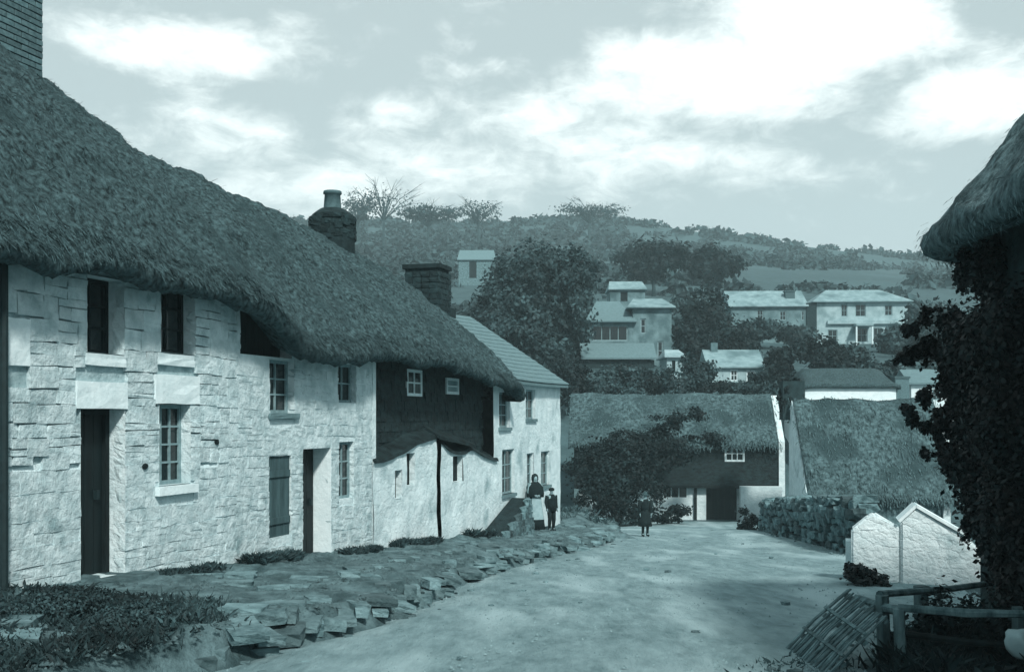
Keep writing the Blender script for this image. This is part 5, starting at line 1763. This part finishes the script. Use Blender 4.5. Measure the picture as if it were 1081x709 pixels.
# rocky bank behind the far cottage
def rock_bank():
    V, Fc = [], []
    n = 26
    c = at(607, 0, 37)
    for j in range(n + 1):
        for i in range(n + 1):
            a, b = i / n, j / n
            x = c.x - 4.2 + 6.2 * a; y = 34.5 + 9 * b
            e = min(1, 3.2 * min(a + .3, 1 - a, b, 1 - b)); e = max(0, e) ** .6
            h = e * (1.25 + .35 * fbm(x, y, 0, .5, 3)) * (1.1 - .6 * a)
            V.append((x, y, ground(x, y) - .1 + h))
    for j in range(n):
        for i in range(n):
            Fc.append((j * (n + 1) + i, j * (n + 1) + i + 1, (j + 1) * (n + 1) + i + 1, (j + 1) * (n + 1) + i))
    o = mk('earth_bank', V, Fc, M_bank, None, True); put(o, 'rocky earth bank behind the slate cottage', kind='structure')
    me = stone_meshes(6, M_slab, 'stone', .2, .5); r = random.Random(6)
    for k in range(30):
        j = r.randrange(1, n - 2); i = r.randrange(8, n - 1); p = V[j * (n + 1) + i]
        w = r.uniform(.2, .6)
        place('stone', r.choice(me), p, (r.uniform(-.2, .2), 0, r.uniform(0, 3)), (w, w * .8, w * .5), o)
    sp = [V[r.randrange(2, n - 2) * (n + 1) + r.randrange(6, n - 2)] for k in range(30)]
    grass_clump('bank_weeds', 'grass and weeds on the rocky bank behind the slate cottage', sp, 1500, .3, M_grass, 95, 'weeds', spread=.3)
rock_bank()

# ------------------------------------------------------------------ people
def skin_person(root, J, E, mat=M_skin, name='body'):
    """J: {name: (pos, radius)} in world space, E: edges by name"""
    names = list(J); off = WL[root]
    me = bpy.data.meshes.new(name)
    me.from_pydata([tuple(Vector(J[k][0]) - off) for k in names], [(names.index(a), names.index(b)) for a, b in E], [])
    o = link(name, me, root, mat)
    sk = o.modifiers.new('skin', 'SKIN'); sk.use_smooth_shade = True
    for i, k in enumerate(names):
        r_ = J[k][1]
        me.skin_vertices[0].data[i].radius = r_ if isinstance(r_, tuple) else (r_, r_)
        me.skin_vertices[0].data[i].use_root = (k == 'pelvis')
    sb = o.modifiers.new('smooth', 'SUBSURF'); sb.levels = 1; sb.render_levels = 1
    return o

def lathe(name, c, prof, mat, parent, n=16, fold=.0, sq=1.0, seed=0, lean=(0, 0)):
    r = random.Random(seed); ph = [r.uniform(0, 6) for _ in range(3)]
    V = []
    for j, (z, rad) in enumerate(prof):
        for k in range(n):
            t = 2 * math.pi * k / n
            f = 1 + fold * (j / len(prof)) * (math.sin(5 * t + ph[0]) * .6 + math.sin(8 * t + ph[1]) * .4)
            V.append((c[0] + rad * f * math.cos(t) + lean[0] * z, c[1] + rad * sq * f * math.sin(t) + lean[1] * z, c[2] + z))
    Fc = [(j * n + k, j * n + (k + 1) % n, (j + 1) * n + (k + 1) % n, (j + 1) * n + k) for j in range(len(prof) - 1) for k in range(n)]
    Fc += [tuple(reversed(range(n))), tuple(range((len(prof) - 1) * n, len(prof) * n))]
    return mk(name, V, Fc, mat, parent, True)

def person(px, py, Y, H, label, kind, face, gz):
    p = at(px, py, Y); b = Vector((p.x, Y, gz))
    k = H / 1.65
    fx = Vector((math.sin(face), -math.cos(face), 0))          # facing direction (0 = to the camera)
    rt = Vector((fx.y * -1, fx.x, 0)); rt = Vector((-fx.y, fx.x, 0))
    def P(r_, f, z): return b + (rt * r_ + fx * f + Vector((0, 0, z))) * k
    root = empty('person', b, label, 'person')
    J = {'pelvis': (P(0, 0, .90), (.15 * k, .115 * k)), 'waist': (P(0, 0, 1.05), (.13 * k, .10 * k)), 'chest': (P(0, .0, 1.27), (.155 * k, .115 * k)), 'neck': (P(0, .0, 1.42), .058 * k), 'jaw': (P(0, .025, 1.485), .062 * k),
         'face': (P(0, .03, 1.54), (.072 * k, .085 * k)), 'crown_': (P(0, .0, 1.61), .06 * k), 'nose': (P(0, .115, 1.525), .013 * k)}
    E = [('pelvis', 'waist'), ('waist', 'chest'), ('chest', 'neck'), ('neck', 'jaw'), ('jaw', 'face'), ('face', 'crown_'), ('face', 'nose')]
    for s, n_ in ((-1, 'l'), (1, 'r')):
        st = .05 if (kind == 'walk' and s > 0) else 0
        J['hip' + n_] = (P(.085 * s, 0, .84), .09 * k); J['knee' + n_] = (P(.09 * s, .04 + st * 2, .47), .058 * k); J['ank' + n_] = (P(.09 * s, 0 + st, .09), .038 * k); J['toe' + n_] = (P(.10 * s, .13 + st, .035), .033 * k)
        E += [('pelvis', 'hip' + n_), ('hip' + n_, 'knee' + n_), ('knee' + n_, 'ank' + n_), ('ank' + n_, 'toe' + n_)]
        J['sh' + n_] = (P(.175 * s, 0, 1.36), .052 * k)
        if kind == 'woman':
            J['el' + n_] = (P(.235 * s, .03, 1.10), .042 * k); J['wr' + n_] = (P(.06 * s, .20, 1.03), .028 * k); J['ha' + n_] = (P(-.01 * s, .215, 1.03), (.032 * k, .018 * k))
            fd = rt * (-s) * .8 + fx * .1
        else:
            J['el' + n_] = (P(.23 * s, -.03, 1.10), .042 * k); J['wr' + n_] = (P(.22 * s, .06, .87), .028 * k); J['ha' + n_] = (P(.22 * s, .08, .80), (.018 * k, .034 * k))
            fd = Vector((0, 0, -1)) + fx * .25
        E += [('chest', 'sh' + n_), ('sh' + n_, 'el' + n_), ('el' + n_, 'wr' + n_), ('wr' + n_, 'ha' + n_)]
        hp = Vector(J['ha' + n_][0]); fd.normalize()
        sd = fx if kind != 'woman' else Vector((0, 0, 1))
        for q, (off, ln_) in enumerate(((-.028, .062), (-.01, .075), (.01, .07), (.027, .055))):
            m = hp + sd * off * k + fd * ln_ * .5 * k
            J[f'f{q}{n_}'] = (m, .0085 * k); J[f'g{q}{n_}'] = (m + (fd + fx * .25).normalized() * ln_ * .5 * k, .007 * k)
            E += [('ha' + n_, f'f{q}{n_}'), (f'f{q}{n_}', f'g{q}{n_}')]
        J['th' + n_] = (hp + (sd * -.045 + fd * .02) * k, .009 * k); E += [('wr' + n_, 'th' + n_)]
    body = skin_person(root, J, E)
    c = P(0, 0, 0)
    # garments
    def coat(z0, z1, w0, w1, mat, name, fold=.05):
        prof = [(z0 * k, w0 * k), ((z0 * .6 + z1 * .4) * k, (w0 * .75 + w1 * .25) * k * .96), ((z0 * .25 + z1 * .75) * k, w1 * k * 1.02), (z1 * k, w1 * .72 * k), ((z1 + .05) * k, w1 * .4 * k)]
        return lathe(name, c, prof, mat, root, 18, fold, .78, int(px))
    def sleeves(mat):
        for n_ in 'lr':
            MB().tube([J['sh' + n_][0], J['el' + n_][0], J['wr' + n_][0]], [.088 * k, .060 * k, .044 * k], 10).out('sleeve', mat, root, True)
    if kind == 'woman':
        lathe('skirt', c, [(0.02 * k, .30 * k), (.25 * k, .27 * k), (.6 * k, .22 * k), (.9 * k, .175 * k), (1.04 * k, .14 * k)], M_cloth_dk, root, 22, .12, .85, 3)
        V, Fc = [], []
        for j in range(9):
            z = .32 + .72 * j / 8; w = .20 - .07 * j / 8; rr = (.262 - .117 * j / 8)
            for i in range(7):
                t = -1 + 2 * i / 6
                V.append(tuple(P(w * t, math.sqrt(max(.001, rr * rr - (w * t * .8) ** 2)) * .9 + .025 + .008 * math.sin(9 * t), z)))
        Fc = [(j * 7 + i, j * 7 + i + 1, (j + 1) * 7 + i + 1, (j + 1) * 7 + i) for j in range(8) for i in range(6)]
        mk('apron', V, Fc, M_cloth_lt, root, True)
        lathe('shawl', c, [(.98 * k, .26 * k), (1.1 * k, .27 * k), (1.28 * k, .235 * k), (1.39 * k, .15 * k), (1.45 * k, .075 * k)], M_cloth_dk, root, 18, .06, .85, 5)
        lathe('headscarf', c + fx * .0, [(1.44 * k, .085 * k), (1.5 * k, .105 * k), (1.57 * k, .108 * k), (1.64 * k, .085 * k), (1.68 * k, .03 * k)], M_hair, root, 14, .02, 1.0, 6).location = Vector(-fx * .035 * k)
    elif kind == 'girl':
        sleeves(M_cloth_dk)
        coat(.95, 1.38, .17, .175, M_cloth_dk, 'bodice')
        lathe('skirt', c, [(.38 * k, .27 * k), (.6 * k, .23 * k), (.85 * k, .18 * k), (1.02 * k, .15 * k)], M_cloth_dk, root, 18, .12, .85, 8)
        lathe('sun_hat', c, [(1.55 * k, .17 * k), (1.575 * k, .16 * k), (1.58 * k, .095 * k), (1.66 * k, .085 * k), (1.69 * k, .03 * k)], M_cloth_md, root, 16)
        for n_ in 'lr': MB().tube([J['knee' + n_][0], J['ank' + n_][0]], [.062 * k, .046 * k], 8).out('stocking', M_cloth_dk, root, True)
    else:
        sleeves(M_cloth_dk)
        coat(.76, 1.38, .20, .185, M_cloth_dk, 'jacket')
        for n_ in 'lr':
            MB().tube([J['hip' + n_][0], J['knee' + n_][0], J['ank' + n_][0]], [.105 * k, .08 * k, .055 * k], 10).out('trouser_leg', M_cloth_dk, root, True)
        lathe('cap', c, [(1.55 * k, .10 * k), (1.60 * k, .115 * k), (1.65 * k, .105 * k), (1.675 * k, .05 * k)], M_cloth_dk, root, 14).location = Vector(fx * .01)
    for n_ in 'lr':
        MB().tube([Vector(J['ank' + n_][0]) + Vector((0, 0, .03 * k)), Vector(J['ank' + n_][0]) - Vector((0, 0, .04 * k)), Vector(J['toe' + n_][0])], [.05 * k, .055 * k, .038 * k], 8).out('boot', M_hair, root, True)
    return root
def bz(px, Y): return bank_top((px - CX) / F * Y, Y)
person(565, 556, 29.1, 1.46, 'woman in dark shawl and pale apron standing by the white slate-roofed cottage', 'woman', .3, bz(565, 29.1))
person(582, 562, 30.0, 1.16, 'boy in dark jacket and cap standing beside the woman in an apron', 'boy', .5, bz(582, 30.0))
_g = ground((681 - CX) / F * 36.5, 36.5) + .05
person(681, 567, 36.5, 1.45, 'girl in dark dress and hat standing alone in the road', 'girl', .2, _g)

# ------------------------------------------------------------------ stone ramp at the far cottage's foot
def stone_ramp():
    a, b = WALL.s_at(522, .35), WALL.s_at(553, .35)
    y = WALL((a + b) / 2, .35, 0)[1]
    zt = (HY - 529) / F * y
    root = empty('stone_ramp', WALL((a + b) / 2, .3, bank_top(*WALL(a, .3, 0)[:2])), 'dark rubble ramp sloping up against the white slate-roofed cottage beside the woman', 'ramp')
    zb = bank_top(*WALL(a, .4, 0)[:2]) - .3
    mb = MB()
    mb.add([WALL(a, .62, zb), WALL(b, .55, zb), WALL(b, .03, zb), WALL(a, .03, zb), WALL(a, .5, zb + .32), WALL(b, .42, zt), WALL(b, .03, zt), WALL(a, .03, zb + .34)],
           [(0, 1, 5, 4), (1, 2, 6, 5), (2, 3, 7, 6), (3, 0, 4, 7), (4, 5, 6, 7), (3, 2, 1, 0)])
    w = mb.out('core', M_rubble_dk, root)
    me = stone_meshes(6, M_rubble, 'stone', .15, .8); r = random.Random(14); ang = math.atan2(WALL.u.y, WALL.u.x)
    for j in range(7):
        s_ = a + .1
        while s_ < b - .05:
            z = zb + .18 + j * .15
            if z < zb + .32 + (zt - zb - .32) * (s_ - a) / (b - a):
                place('stone', r.choice(me), WALL(s_ + .12, .60 - (z - zb) * .13, z), (0, r.uniform(-.15, .15), ang), (.3, .14, .16), root)
            s_ += r.uniform(.22, .34)
stone_ramp()

# ------------------------------------------------------------------ haze
def haze():
    mb = MB()
    f = Frame((0, 0), (1, 0))
    mb.box8([(-430, -75, -8.5), (430, -75, -8.5), (430, 535, -8.5), (-430, 535, -8.5), (-430, -75, 98), (430, -75, 98), (430, 535, 98), (-430, 535, 98)])
    m = bpy.data.materials.new('haze_air'); m.use_nodes = True
    nt = m.node_tree
    nt.nodes.remove(nt.nodes['Principled BSDF'])
    v = nt.nodes.new('ShaderNodeVolumePrincipled')
    v.inputs['Color'].default_value = (.70, .95, 1.0, 1)
    v.inputs['Density'].default_value = .0007
    v.inputs['Anisotropy'].default_value = .0
    nt.links.new(v.outputs[0], nt.nodes['Material Output'].inputs['Volume'])
    o = mb.out('haze', m); put(o, 'pale haze in the valley air', None, kind='stuff')
haze()
